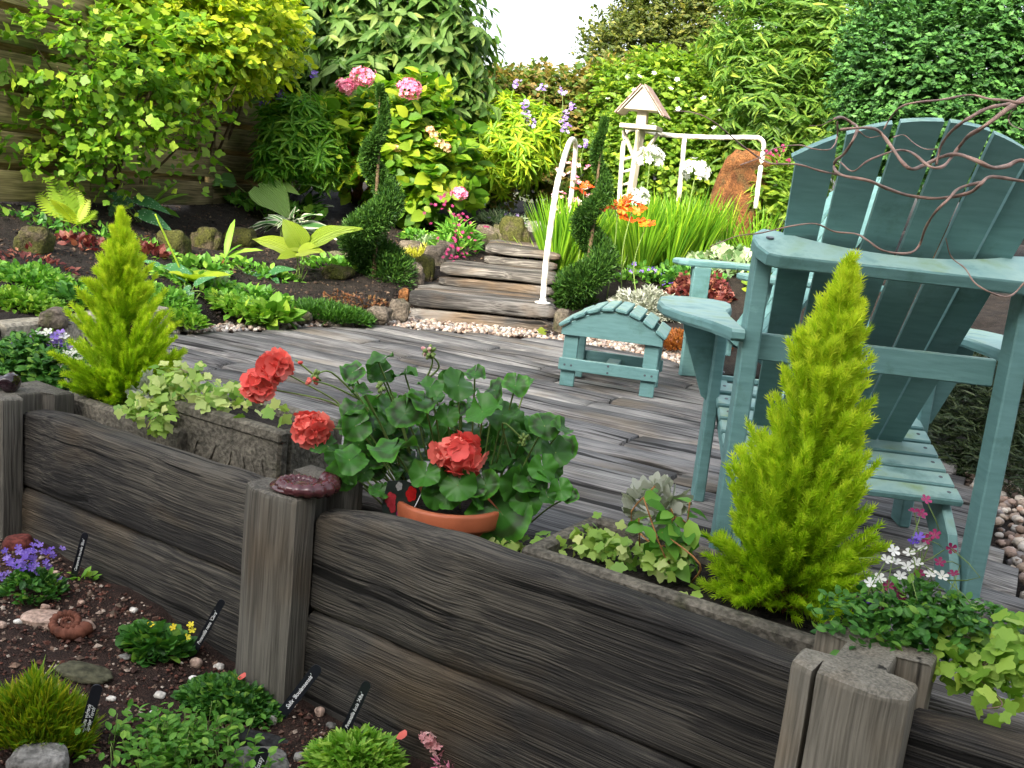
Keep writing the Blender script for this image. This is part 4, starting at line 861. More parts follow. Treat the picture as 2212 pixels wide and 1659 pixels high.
def zonemat(name, cols, pos, rough=.45, trans=.3, spots=None, plainmix=None):
    m, t, b, N, L = newmat(name); a = N('ShaderNodeAttribute'); a.attribute_name = 'zone'
    n = N('ShaderNodeTexNoise'); n.inputs['Scale'].default_value = 6; tc = N('ShaderNodeTexCoord'); L(tc.outputs['Object'], n.inputs['Vector'])
    ad = N('ShaderNodeMath'); ad.operation = 'MULTIPLY_ADD'; ad.inputs[1].default_value = .34; L(n.outputs['Fac'], ad.inputs[0]); sb = N('ShaderNodeMath'); sb.operation = 'SUBTRACT'; sb.inputs[1].default_value = .17; L(a.outputs['Fac'], sb.inputs[0]); L(sb.outputs[0], ad.inputs[2])
    r = ramp(N, cols, pos); L(ad.outputs[0], r.inputs[0]); col = r.outputs[0]
    if spots:
        v = N('ShaderNodeTexVoronoi'); v.inputs['Scale'].default_value = 14; L(tc.outputs['Object'], v.inputs['Vector']); sr = ramp(N, [(1, 1, 1), (0, 0, 0)], [.2, .28]); L(v.outputs['Distance'], sr.inputs[0])
        mx = N('ShaderNodeMix'); mx.data_type = 'RGBA'; L(sr.outputs[0], mx.inputs[0]); L(col, mx.inputs[6]); mx.inputs[7].default_value = (*spots, 1); col = mx.outputs[2]
    if plainmix:
        o2 = N('ShaderNodeObjectInfo'); mu = N('ShaderNodeMath'); mu.operation = 'MULTIPLY'; mu.inputs[1].default_value = 7.31; L(o2.outputs['Random'], mu.inputs[0]); fr = N('ShaderNodeMath'); fr.operation = 'FRACT'; L(mu.outputs[0], fr.inputs[0])
        pf = ramp(N, [(.95, .95, .95), (.6, .6, .6), (.05, .05, .05)], [.15, .4, 1]); L(fr.outputs[0], pf.inputs[0]); mx = N('ShaderNodeMix'); mx.data_type = 'RGBA'; L(pf.outputs[0], mx.inputs[0]); L(col, mx.inputs[6]); mx.inputs[7].default_value = (*plainmix, 1); col = mx.outputs[2]
    oi = N('ShaderNodeObjectInfo'); pr = ramp(N, [(.75, .75, .75), (1.25, 1.25, 1.2)]); L(oi.outputs['Random'], pr.inputs[0])
    m2 = N('ShaderNodeMix'); m2.data_type = 'RGBA'; m2.blend_type = 'MULTIPLY'; m2.inputs[0].default_value = 1; L(col, m2.inputs[6]); L(pr.outputs[0], m2.inputs[7])
    L(m2.outputs[2], b.inputs['Base Color']); b.inputs['Roughness'].default_value = rough; b.inputs['Specular IOR Level'].default_value = .4
    tr = N('ShaderNodeBsdfTranslucent'); L(m2.outputs[2], tr.inputs[0]); ms = N('ShaderNodeMixShader'); ms.inputs[0].default_value = trans
    L(b.outputs[0], ms.inputs[1]); L(tr.outputs[0], ms.inputs[2]); L(ms.outputs[0], t.nodes['Material Output'].inputs[0]); return m
M['geranium'] = zonemat('geranium_leaf', [(.035, .15, .016), (.032, .135, .015), (.026, .045, .016), (.026, .032, .015), (.036, .15, .014), (.08, .26, .018)], [0, .40, .55, .68, .80, 1], .42, .25, None, (.048, .175, .02))
M['varhosta'] = zonemat('variegated_hosta', [(.05, .16, .04), (.07, .2, .05), (.48, .51, .38), (.55, .57, .46)], [0, .52, .62, 1], .45, .25)
M['pulmo'] = zonemat('spotted_leaf', [(.05, .18, .06), (.06, .2, .07)], [0, 1], .45, .2, (.42, .52, .42))
# ================================================================ plant builders
def sphere_pts(n):
    return nrm(rng.normal(0, 1, (n, 3)))
def crown(blobs, n, inner=.55, front=.75):
    """points and outward directions in a union of ellipsoids given as (px,py,depth,rx,ry in picture units, depth radius m)"""
    C = []; Rr = []
    for px, py, d, rx, ry, rz in blobs: C.append(D(px, py, d)); Rr.append((rx * d / FPX, rz, ry * d / FPX))
    C = np.array(C); Rr = np.array(Rr); w = (Rr[:, 0] * Rr[:, 2]); w = w / w.sum(); i = rng.choice(len(C), n, p=w)
    N = sphere_pts(n); to = nrm(CAM - C[i]); f = (N * to).sum(1); flip = (f < -.25) & (rng.random(n) < front); N[flip] -= 2 * f[flip][:, None] * to[flip]
    rad = inner + (1 - inner) * rng.random(n) ** .6
    P = C[i] + N * Rr[i] * rad[:, None]; O = nrm(N / Rr[i]); return P, O
def twigleaves(P, O, m, L, up=.25, jit=.5, spread=.8, leafup=.3):
    """m leaves along a twig from each point; returns leaf positions, directions, normals"""
    n = len(P); T = nrm(O + [0, 0, up] + rng.normal(0, jit, (n, 3))); k = np.linspace(.1, 1, m)
    A = P[:, None, :] + T[:, None, :] * (k * L)[None, :, None] - np.array([0, 0, .25 * L]) * (k ** 2)[None, :, None]
    S = np.cross(T, [0, 0, 1]) + 1e-3; S = nrm(S); sg = np.where(np.arange(m) % 2, 1, -1)[None, :, None]
    Dv = T[:, None, :] * .7 + S[:, None, :] * sg * spread + rng.normal(0, .3, (n, m, 3)); N = np.array([0, 0, 1.]) * leafup * 3 + O[:, None, :] + rng.normal(0, .45, (n, m, 3))
    return A.reshape(-1, 3), nrm(Dv).reshape(-1, 3), nrm(N).reshape(-1, 3), T
def stems(root, name, base, tips, r0, mat, n=9, wob=.05):
    for t in tips:
        mid = (base + t) / 2 + rv(None, wob); C = spline([base + rv(None, .02) * [1, 1, 0], mid, t], n); V, F = tube(C, np.linspace(r0, r0 * .25, n), 5); part(name, V, F, mat, root, True)
def shrub(name, label, cat, base, blobs, tm, key, size, ntw, m, L, mat, n_ind=0, group=None, nst=6, stem='bark', inner=.45, szvar=.38, wid=1.0, up=.25, stemr=.02, leafup=.3, spread=.8, droop=None):
    o = thing(name, label, cat, tuple(base), group=group)
    P, O = crown(blobs, ntw, inner); A, Dv, N, T = twigleaves(P, O, m, L, up, leafup=leafup, spread=spread)
    if droop: Dv = nrm(Dv + np.array([0, 0, -droop]))
    S = size * (1 + rng.normal(0, szvar, len(A))).clip(.45, 1.8)
    emit(o, key, tm, A, Dv, N, S, mat, n_ind, wid)
    if nst:
        Q, _ = crown(blobs, nst, .2); stems(o, 'stem', np.asarray(base, float), Q, stemr, M[stem])
    return o
def tuft(base, n, h, spread, curve=.4):
    """blade placements of a grassy clump"""
    a = rng.uniform(0, 2 * math.pi, n); r = spread * rng.random(n) ** .5; Dv = np.stack([np.cos(a) * r * 1.3, np.sin(a) * r * 1.3, np.ones(n)], 1)
    P = base + np.stack([np.cos(a) * r * .25, np.sin(a) * r * .25, np.zeros(n)], 1); N = np.stack([-np.cos(a), -np.sin(a), np.full(n, .3)], 1)
    return P, nrm(Dv), nrm(N + rng.normal(0, .3, (n, 3))), h * rng.uniform(.55, 1.05, n)
def groundmat(name, label, cat, px, py, wpx, hpx, tm, size, n, mat, hgt=.05, where='bed', up=.7,  flowers=None, wid=1.0, group=None):
    """low cushion or carpet: leaves over a shallow dome on the ground, its outline given in picture units"""
    c = at(px, py + hpx * .3) if where == 'bed' else fb(px, py + hpx * .3); m_ = c[1] / FPX; rx = wpx * m_ / 2; ry = max(rx * .55, hpx * m_ * .9)
    o = thing(name, label, cat, tuple(c), group=group); a = rng.uniform(0, 2 * math.pi, n); r = rng.random(n) ** .5; x = r * np.cos(a); y = r * np.sin(a)
    lump = np.array([.75 + .6 * nz((u * 2.5 + px, v * 2.5, 1)) for u, v in zip(x, y)]); edge = 1 + .18 * np.array([nz((math.cos(t) * 2 + px, math.sin(t) * 2, 4)) for t in a])
    Z = hgt * np.sqrt(np.clip(1 - r ** 2, 0, 1)) * lump * rng.uniform(.5, 1, n)
    X = c[0] + x * rx * edge; Y = c[1] + y * ry * edge
    gz = TZ(X, Y) if where == 'bed' else np.array([FZ(u, v) for u, v in zip(X, Y)])
    P = np.stack([X, Y, gz + Z], 1); O = np.stack([x, y, np.full(n, up)], 1) + rng.normal(0, .45, (n, 3)); N = np.array([0, 0, 1.]) + rng.normal(0, .5, (n, 3))
    emit(o, name + '_leaf', tm, P, nrm(O), nrm(N), size * rng.uniform(.6, 1.25, n), mat, 0, wid)
    if flowers:
        fm, fn, fs, fh = flowers; i = rng.choice(n, fn, replace=False)
        for q in i: bloom(o, P[q] + [0, 0, fh], fs, fm)
    return o
FLW = strip_leaf([0, .3, .65, .9, 1], [0, .26, .46, .36, 0], .35, -.30)
FLOR2 = join(*[(FLW[0] @ np.array(Matrix.Rotation(a, 3, 'Z')).T, FLW[1]) for a in np.linspace(0, 2 * math.pi, 5, endpoint=False)])
FLOR = join(*[(strip_leaf([0, .35, .75, .95, 1], [0, .22, .34, .22, 0], .3, -.25)[0] @ np.array(Matrix.Rotation(a, 3, 'Z')).T, strip_leaf([0, .35, .75, .95, 1], [0, .22, .34, .22, 0], .3, -.25)[1]) for a in np.linspace(0, 2 * math.pi, 5, endpoint=False)])
def place2(root, me, name, p, d, n, s):
    l = np.array(root.location) + (np.array(root.parent.location) if root.parent else 0); return obj(name, me, root, mat4(np.asarray(p) - l, d, n, s))
def bloom(root, p, s, mat, n=None, name='flower'):
    n = n if n is not None else nrm(nrm(CAM - p) * .5 + [0, 0, .7] + rv(None, .25)); d = nrm(np.cross(n, rv())); return place2(root, shared('floret_wide', FLOR2, M[mat]) if mat == 'coral' else shared('floret', FLOR, M[mat]), name, p, d, n, s * .65)
def head(root, c, r, mat, nfl, s, name='flower', squash=.75):
    """a round head of separate florets"""
    nn = int(nfl * 1.55); ii = np.arange(nn) + .5; ph = np.arccos(1 - 2 * ii / nn); tt_ = math.pi * (1 + 5 ** .5) * ii + random.uniform(0, 6); to = nrm(CAM - np.asarray(c)); N = np.stack([np.cos(tt_) * np.sin(ph), np.sin(tt_) * np.sin(ph), np.cos(ph)], 1); k = ((N @ to) > -.2) | (N[:, 2] > .3); N = nrm(N[k] + rng.normal(0, .10, (k.sum(), 3)))
    hd = bpy.data.objects.new('flower_head', None); COL.objects.link(hd); hd.parent = root; hd.location = c - np.array(root.location); hd.empty_display_size = .02; root = hd
    for n_ in N: bloom(root, c + n_ * r * [1, 1, squash] * (.9 + .5 * nz(n_ * 1.6 + np.asarray(c) * 9) + random.uniform(-.12, .12)), s * random.uniform(.85, 1.15), mat, nrm(n_ + rv(None, .2)), name)
def stalk(root, a, b, r, mat='stem', bow=.03, name='stalk', n=9):
    a = np.asarray(a, float); b = np.asarray(b, float); C = spline([a, (a + b) / 2 + rv(None, bow), b], n); V, F = tube(C, np.linspace(r, r * .7, n), 5); return part(name, V, F, M[mat], root, True)
# ================================================================ trees, hedges, shrubs at the back
b = at(250, 425)
o = shrub('currant_shrub', 'green lobed-leaf shrub climbing the fence at left', 'shrub', b, [(230, 200, 6.5, 130, 130, .35), (130, 120, 6.2, 110, 80, .3), (330, 130, 6.8, 110, 80, .35), (225, 330, 6.5, 75, 80, .25), (420, 260, 7.2, 40, 25, .1), (390, 340, 7.0, 50, 25, .1), (340, 230, 6.7, 60, 50, .2), (110, 290, 6.2, 60, 35, .2), (390, 110, 7.2, 80, 55, .3), (20, 350, 6.0, 45, 22, .12)], LOBED, 'currant_leaf', .055, 540, 7, .19, M['currant'], 270, nst=9, inner=.5, stemr=.014, stem='bark')
for pts in ([(320, 360), (350, 300), (400, 250), (450, 215), (480, 160)], [(310, 200), (325, 120), (340, 0)], [(300, 260), (340, 170), (390, 130)], [(20, 120), (60, 150), (110, 150), (150, 140)], [(0, 205), (30, 215), (35, 240)], [(440, 225), (490, 215), (510, 185)]):
    P = [D(x, y, 6.3 + .002 * x) for x, y in pts]; V, F = tube(spline(P, 16), np.linspace(.012, .004, 16), 5); part('branch', V, F, M['bark'], o, True)
b = at(430, 420)
shrub('golden_shrub', 'bright yellow-green shrub above the fence, left of the large-leaved shrub', 'shrub', b, [(450, 45, 7.6, 170, 90, .5), (300, 20, 7.4, 170, 80, .4), (550, 85, 8.2, 75, 80, .4), (180, 10, 7.2, 150, 60, .4), (400, 120, 7.4, 100, 50, .3), (470, 140, 7.8, 50, 30, .2)], OVATE, 'golden_leaf', .060, 1700, 8, .2, M['goldshrub'], 240, nst=7, inner=.5, stemr=.015)
b = at(830, 425)
shrub('buddleja', 'tall large-leaved grey-green shrub against the white sky', 'shrub', b, [(820, 80, 9.6, 200, 140, .6), (700, 60, 9.4, 130, 120, .5), (925, 90, 9.6, 100, 120, .5), (830, 200, 9.4, 150, 90, .5), (965, 210, 9.5, 75, 55, .4), (640, 140, 9.4, 70, 110, .4), (760, -30, 9.6, 200, 60, .5), (910, 260, 9.3, 110, 60, .4)], LANCE, 'buddleja_leaf', .15, 1450, 8, .27, M['buddleja'], 260, nst=9, inner=.5, stemr=.02, wid=1.35, droop=.55, szvar=.2)
def featherclump(name, label, px, py, blobs, mat, spikes, d, n=500, spm='violet'):
    b = at(px, py); o = thing(name, label, 'plant', tuple(b)); P, O = crown(blobs, n, .35)
    for i in range(10):
        q = P[i * 7]; stalk(o, b + rv(None, .06) * [1, 1, 0], q, .005)
    # whorls of narrow leaves
    w = 9; a = np.tile(np.linspace(0, 2 * math.pi, w, endpoint=False), len(P)); Q = np.repeat(P, w, 0); T = nrm(O * .6 + [0, 0, .5] + rng.normal(0, .3, O.shape)); X, Y, Z = basis(np.cross(T, rv(len(T))), T)
    Dv = np.repeat(X, w, 0) * np.cos(a)[:, None] + np.repeat(Y, w, 0) * np.sin(a)[:, None] + np.repeat(Z, w, 0) * .35
    emit(o, name + '_leaf', LANCE, Q, nrm(Dv), np.repeat(T, w, 0), .13 * rng.uniform(.7, 1.2, len(Q)), M[mat], 0, .75)
    for i, (sx, sy, sh) in enumerate(spikes):
        top = D(sx, sy - sh / 2, d); bot = D(sx - 2, sy + sh / 2, d); stalk(o, bot - [0, 0, .25], top, .003); ns = max(8, int(sh * .8))
        for j in range(ns):
            f = j / (ns - 1); bloom(o, bot + (top - bot) * f + rv(None, .018) * [1, 1, .4], .028 * (1.2 - .5 * f), spm, name='flower')
    return o
featherclump('feathery_clump', 'green feathery clump with blue flowers in front of the fence', 640, 420, [(640, 290, 8.4, 80, 90, .3), (600, 340, 8.3, 45, 60, .25), (690, 330, 8.4, 60, 70, .3)], 'amsonia', [(575, 214, 26), (608, 204, 22), (652, 223, 22), (678, 160, 14)], 8.3, 430)
featherclump('feathery_clump', 'lime feathery clump with purple spikes above the steps', 1095, 430, [(1090, 330, 9.4, 95, 85, .4), (1160, 300, 9.5, 60, 75, .3), (1020, 340, 9.3, 55, 70, .3), (1100, 260, 9.5, 70, 50, .3)], 'limefeather', [(1117, 180, 16), (1135, 228, 22), (1136, 250, 20), (1173, 188, 14), (1222, 262, 40), (1118, 290, 16), (1072, 300, 12), (1153, 264, 14), (1265, 310, 14), (1215, 198, 12), (1234, 230, 14)], 9.2, 640, 'lilac')
b = at(770, 432)
o = shrub('hydrangea', 'hydrangea bush with pink flower heads and peeling stems', 'shrub', b, [(880, 330, 8.7, 90, 110, .4), (930, 390, 8.6, 80, 60, .3), (760, 320, 8.6, 70, 60, .3), (830, 260, 8.8, 120, 70, .3), (900, 240, 8.8, 60, 60, .3), (720, 270, 8.7, 50, 50, .2), (700, 340, 8.5, 40, 30, .2), (960, 330, 8.7, 45, 50, .2)], OVATE, 'hydrangea_leaf', .10, 520, 6, .18, M['hydrangea'], 190, nst=0, inner=.4, wid=1.15)
for tx, ty in ((745, 300), (735, 340), (760, 360), (775, 380), (850, 330), (900, 340), (870, 400), (712, 350)):
    V, F = tube(spline([b + rv(None, .06) * [1, 1, 0], (b + D(tx, ty, 8.5)) / 2 + rv(None, .05), D(tx, ty, 8.4)], 12), np.linspace(.026, .010, 12), 6); part('stem', V, F, M['redbark'], o, True)
for px, py, r in ((785, 166, 24), (748, 187, 18), (885, 192, 26), (992, 418, 16)): head(o, D(px, py, 8.3), r * 8.3 / FPX, 'pink', 60, .036)
for px, py, r in ((938, 292, 11), (950, 309, 11), (965, 318, 10), (856, 320, 9), (928, 280, 8)): head(o, D(px, py, 8.3), r * 8.3 / FPX, 'peach', 14, .026)
b = D(1420, 430, 11)
b[2] = .55
o = shrub('rose_hedge', 'green rambling rose hedge with small white flowers behind the rail', 'hedge', b, [(1500, 260, 10.6, 150, 130, .5), (1400, 230, 10.8, 120, 100, .5), (1570, 330, 10.5, 100, 110, .5), (1430, 340, 10.5, 160, 100, .5), (1590, 210, 10.7, 70, 80, .4), (1660, 400, 10.3, 120, 70, .4)], DIAM, 'rose_leaf', .056, 4200, 8, .18, M['hedge'], 0, nst=5, inner=.5, wid=1.3)
for i in range(46):
    P, O = crown([(1530, 250, 10.5, 110, 90, .5), (1400, 230, 10.7, 90, 60, .5)], 1, .98); bloom(o, P[0] - [0, .3, 0], .042, 'whitef')
b = D(1180, 430, 11.5); b[2] = .55
shrub('mixed_hedge', 'reddish brown and green mixed hedge under the white sky gap', 'hedge', b, [(1190, 240, 11.4, 130, 75, .6), (1080, 225, 11.3, 70, 55, .5), (1300, 240, 11.4, 90, 90, .6), (1130, 280, 11.2, 140, 100, .5), (1250, 320, 11.2, 120, 100, .5), (1060, 300, 11.3, 100, 130, .5), (1340, 185, 11.5, 50, 40, .5), (980, 300, 11.4, 130, 140, .5)], DIAM, 'hedge_leaf', .065, 4300, 8, .2, M['hedgemix'], 0, nst=5, inner=.5, wid=1.3)
b = D(1400, 400, 12.5); b[2] = .6
shrub('tall_evergreen', 'tall olive small-leaved evergreen rising above the hedge', 'tree', b, [(1400, 110, 12.6, 140, 80, .6), (1370, 70, 12.7, 60, 75, .5), (1440, 30, 12.7, 90, 110, .5), (1530, 80, 12.6, 80, 90, .5), (1410, 0, 12.8, 70, 60, .4), (1330, 135, 12.6, 45, 50, .4), (1500, 150, 12.5, 110, 70, .4), (1470, -40, 12.8, 60, 60, .3), (1560, 40, 12.8, 45, 60, .3)], DIAM, 'evergreen_leaf', .052, 3000, 9, .2, M['olive'], 0, nst=9, inner=.35, up=.7, wid=1.1)
b = D(1722, 420, 9.6); b[2] = .6
o = shrub('feathery_tree', 'feathery light green tree with a slim dark trunk', 'tree', b, [(1720, 60, 10, 110, 70, .6), (1660, 130, 9.8, 80, 70, .5), (1780, 110, 9.9, 80, 80, .5), (1700, 210, 9.7, 110, 60, .5), (1650, 240, 9.6, 70, 60, .4), (1770, 240, 9.7, 70, 70, .4), (1720, 300, 9.7, 80, 50, .4), (1800, 20, 10, 80, 60, .4), (1630, 40, 10, 60, 60, .4)], LANCE, 'feather_leaf', .105, 1700, 11, .3, M['acacia'], 0, nst=0, inner=.3, wid=.8, spread=1.0, droop=.35)
V, F = tube(spline([b, D(1722, 330, 9.7), D(1712, 230, 9.8), D(1722, 130, 9.9), D(1730, -20, 10)], 24), np.linspace(.055, .02, 24), 8); part('trunk', V, F, M['bark'], o, True)
for pts in ([(1715, 200), (1670, 150), (1620, 130)], [(1720, 150), (1760, 90), (1800, 70)], [(1720, 260), (1770, 220), (1810, 200)], [(1716, 230), (1660, 215), (1610, 190)]):
    V, F = tube(spline([D(x, y, 9.8) for x, y in pts], 10), np.linspace(.022, .008, 10), 6); part('branch', V, F, M['bark'], o, True)
b = D(2050, 420, 8); b[2] = .4
shrub('dark_bush', 'big rounded dark green glossy bush behind the chair', 'bush', b, [(2020, 170, 7.6, 190, 170, .7), (2150, 120, 7.6, 170, 180, .7), (1960, 80, 7.8, 120, 110, .6), (2080, 290, 7.4, 200, 110, .6), (1900, 220, 7.7, 70, 100, .5), (2260, 220, 7.4, 120, 160, .6), (2120, 10, 7.9, 200, 80, .6), (1930, 310, 7.5, 80, 60, .4)], DIAM, 'bush_leaf', .038, 8200, 10, .13, M['darkbush'], 0, nst=7, inner=.6, wid=1.2, stemr=.03)
b = D(1690, 460, 9); b[2] = .6
o = thing('pink_spike_plant', 'magenta flower spikes at the foot of the feathery tree', 'plant', tuple(b))
for px, py in ((1660, 335), (1675, 345), (1690, 320), (1650, 345), (1700, 350), (1680, 330)):
    for j in range(7): bloom(o, D(px + random.uniform(-5, 5), py + random.uniform(-12, 12), 9), .024, 'magenta')
    stalk(o, b, D(px, py, 9), .004)
P, O = crown([(1680, 410, 9, 45, 50, .2)], 120, .2); A, Dv, N, T = twigleaves(P, O, 4, .1); emit(o, 'spike_leaf', LANCE, A, Dv, N, .12, M['hedge'], 0)
b = np.array([2.25, 4.2, 0.0])
shrub('heath_bush', 'low dark heathery bush right of the chair beyond the pebbles', 'bush', b, [(2110, 900, 3.9, 130, 100, .3), (2210, 870, 3.8, 120, 110, .3), (2060, 830, 4.2, 90, 70, .3), (2040, 950, 3.9, 60, 70, .2), (2200, 990, 3.6, 100, 70, .25)], NEEDLE, 'heath_leaf', .03, 2600, 10, .07, M['darkheath'], 0, nst=5, inner=.4, wid=1.6, up=.6)
# ================================================================ spiral topiaries
def topiary(label, px, py, topx, topy, wpx, turns, n=9000, ph=0.0):
    b = at(px, py); m_ = b[1] / FPX; top = D(topx, topy, b[1]); h = top[2] - b[2]; R0 = wpx * m_ / 2; o = thing('spiral_topiary', label, 'topiary', tuple(b), group='spiral topiaries')
    u = rng.random(n) ** 1.5 * .98; th = 2 * math.pi * turns * u + ph; rad = R0 * (1 - u) ** .8; tube_r = R0 * (.62 * (1 - u) ** 1.35 + .07)
    lean = (top - b) * [1, 1, 0]
    C = b + lean * u[:, None] + np.stack([np.cos(th) * (rad * .55), np.sin(th) * (rad * .55), u * h + .02], 1); N = sphere_pts(n); P = C + N * (tube_r * rng.uniform(.65, 1.08, n))[:, None] * [1, 1, .95]
    Dv = nrm(N + [0, 0, .55] + rng.normal(0, .4, (n, 3))); emit(o, 'topiary_leaf', NEEDLE, P, Dv, nrm(rng.normal(0, 1, (n, 3))), .034 * (1 - .3 * u), M['topiary'], 0, 3.0)
    C = spline([b, b + lean * .5 + [0, 0, h * .5], b + lean + [0, 0, h * .95]], 10); V, F = tube(C, np.linspace(.02, .006, 10), 6); part('trunk', V, F, M['bark'], o, True)
topiary('dark green spiral topiary left of the steps', 808, 600, 822, 185, 150, 2.3, 24000, .5)
topiary('dark green spiral topiary right of the handrail', 1262, 662, 1305, 255, 130, 2.6, 22000, 2.2)
# ================================================================ golden conifers in the troughs
def conifer(label, base, top, wpx, n, seed, prof, tips='golden', low='dead'):
    o = thing('golden_conifer', label, 'conifer', tuple(base), group='golden dwarf conifers'); h = np.linalg.norm(top - base); axd = (top - base) / h; m_ = base[1] / FPX; Rm = wpx * m_ / 2
    V, F = tube(spline([base, (base + top) / 2 + rv(None, .01), top - axd * .03], 10), np.linspace(.011, .003, 10), 6); part('trunk', V, F, M['bark'], o, True)
    BP = []; BD = []; BV = []
    for i in range(n):
        v = random.random() ** 1.2; a = random.uniform(0, 2 * math.pi); e = np.interp(v, prof[0], prof[1]); out = np.array([math.cos(a), math.sin(a), 0])
        lump = 1 + .40 * nz((math.cos(a) * 2.2, math.sin(a) * 2.2, v * 7 + seed)); tip = base + axd * h * min(1, v * .96 + .04 * random.random()) + out * Rm * e * lump * random.uniform(.68, 1.08)
        root = base + axd * h * max(.015, v - .10 - .22 * e) + out * Rm * e * .08; d = tip - root; L = np.linalg.norm(d); d = d / L; k = int(8 + L * 120); s1 = nrm(np.cross(d, axd + rv(None, .3))); s2 = np.cross(d, s1)
        for j in range(k):
            f = .12 + .88 * (j + random.random()) / k; w = .30 + .75 * (1 - f); p = root + d * L * f + (out * -.10 + axd * .0) * L * math.sin(f * math.pi) * .5
            for q in range(3):
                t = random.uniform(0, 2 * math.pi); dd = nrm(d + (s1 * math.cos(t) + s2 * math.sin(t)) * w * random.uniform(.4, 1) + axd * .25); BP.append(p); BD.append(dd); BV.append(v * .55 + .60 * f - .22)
    BP = np.array(BP); BD = np.array(BD); BV = np.array(BV); N = nrm(rng.normal(0, 1, BP.shape))
    # each sprig: a few pointed scale shoots
    tw = [(0, 0, 1.0), (.35, .7, .55), (.35, -.7, .55), (.6, .6, .42), (.6, -.6, .42)]; sp = []
    for x, ang, l in tw:
        v, f = strip_leaf([0, .5, 1], [.05, .055, 0], .6, 0); v = v * l; c, s_ = math.cos(ang), math.sin(ang); v = np.stack([x + v[:, 0] * c - v[:, 1] * s_, v[:, 0] * s_ + v[:, 1] * c, v[:, 2]], 1); sp.append((v, f))
    sprig = join(*sp); dead = (BV < .10) & (rng.random(len(BV)) < .45) 
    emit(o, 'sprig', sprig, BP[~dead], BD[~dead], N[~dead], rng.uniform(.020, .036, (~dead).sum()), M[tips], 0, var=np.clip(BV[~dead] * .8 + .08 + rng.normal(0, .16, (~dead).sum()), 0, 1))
    cloud(o, 'dead_sprays', sprig, BP[dead], BD[dead], N[dead], .03, M[low])
    return o
cL = W(-1.0, .275, .11); conifer('golden conifer with a pointed top in the left trough', cL, D(262, 462, cL[1] + .02), 235, 380, 1, ([0, .1, .3, .5, .62, .75, .88, 1], [.68, .97, 1, .88, .58, .38, .18, 0]))
cR = W(.98, .27, .12); conifer('tall lime conifer in front of the big chair', cR, D(1838, 565, cR[1] + .03), 345, 480, 2, ([0, .1, .28, .40, .48, .56, .66, .75, .84, .92, 1], [.86, .97, 1, .88, .72, .58, .50, .42, .30, .18, .03]))
# ================================================================ ivy, lobelia and trough plants
def ivy(label, pts, n, size, mat, zr, nind, d_off=0.0, key='ivy_leaf'):
    b = pts[0]; o = thing('ivy', label, 'ivy', tuple(b), group=None); P = []
    for c, rx, rz, w in pts_full(pts):
        m = int(n * w); P.append(c + rng.normal(0, 1, (m, 3)) * [rx, rx * .7, rz])
    return o
def ivymass(label, blobs, n, size, mat, nind, key):
    P, O = crown(blobs, n, .3, .8); b = P[np.argmin(P[:, 2])]; o = thing('ivy', label, 'ivy', tuple(P.mean(0)))
    N = nrm(O * .6 + nrm(CAM - P) * .5 + [0, 0, .6] + rng.normal(0, .4, P.shape)); Dv = nrm(rng.normal(0, 1, P.shape) + [0, 0, -.5]); emit(o, key, IVY, P, Dv, N, size * rng.uniform(.6, 1.25, len(P)), mat, nind)
    for i in range(7):
        j = rng.integers(len(P)); q = np.argsort(np.linalg.norm(P - P[j], axis=1))[[0, 6, 14]]; V, F = tube(spline(P[q] - [0, 0, .006], 10), .0011, 4); part('vine', V, F, M['willow'], o, True)
    return o
ivymass('variegated cream and green ivy in the carved trough', [(420, 830, 2.65, 80, 35, .08), (330, 870, 2.6, 55, 30, .06), (480, 850, 2.6, 60, 30, .07), (350, 840, 2.65, 45, 35, .06), (280, 875, 2.6, 30, 10, .03), (335, 910, 2.52, 25, 25, .03), (530, 875, 2.5, 30, 18, .04), (600, 885, 2.45, 30, 10, .03), (390, 800, 2.7, 50, 20, .05)], 330, .036, M['ivy'], 230, 'ivy_leaf')
ivymass('variegated ivy spilling over the right trough behind the wall', [(1290, 1160, 2.0, 60, 40, .06), (1360, 1190, 1.95, 70, 35, .06), (1100, 1165, 2.12, 40, 12, .03), (1200, 1175, 2.05, 50, 14, .03), (1250, 1190, 2.0, 40, 25, .04), (1440, 1210, 1.9, 50, 30, .05), (1500, 1285, 1.8, 18, 10, .02)], 210, .033, M['ivy'], 180, 'ivy_leaf')
ivymass('plain green ivy over the wall in the bottom right corner', [(2090, 1400, 1.55, 80, 45, .06), (2160, 1440, 1.5, 70, 60, .06), (2060, 1440, 1.52, 45, 45, .04), (2200, 1380, 1.5, 60, 50, .05), (2150, 1520, 1.42, 50, 20, .02), (2100, 1360, 1.6, 90, 30, .06)], 170, .040, M['ivyplain'], 150, 'green_ivy_leaf')
# serrated-leaf plant and silver leaves beside the right conifer
o = thing('nettle_leaf_plant', 'serrated green plant with reddish stems left of the tall conifer', 'plant', tuple(W(.80, .24, .12)))
bb = np.array(o.location)
for tx, ty in ((1390, 1075), (1415, 1050), (1450, 1100), (1490, 1085), (1500, 1140), (1470, 1180), (1430, 1150), (1380, 1120)):
    t_ = D(tx, ty, 1.93 + random.uniform(-.06, .06)); stalk(o, bb + rv(None, .02) * [1, 1, 0], t_, .0022, 'redbark')
    for k in range(7):
        f = random.uniform(.35, 1); p = bb + (t_ - bb) * f; place(o, shared('nettle_leaf', OVATE, M['leafy']), 'leaf', p, nrm(rv() * [1, 1, .3] + [0, 0, -.15]), nrm([0, -.3, 1] + rv(None, .3)), random.uniform(.035, .06))
o = thing('silver_leaf_plant', 'silver-grey leaves standing behind the right ivy', 'plant', tuple(D(1400, 1150, 2.1)))
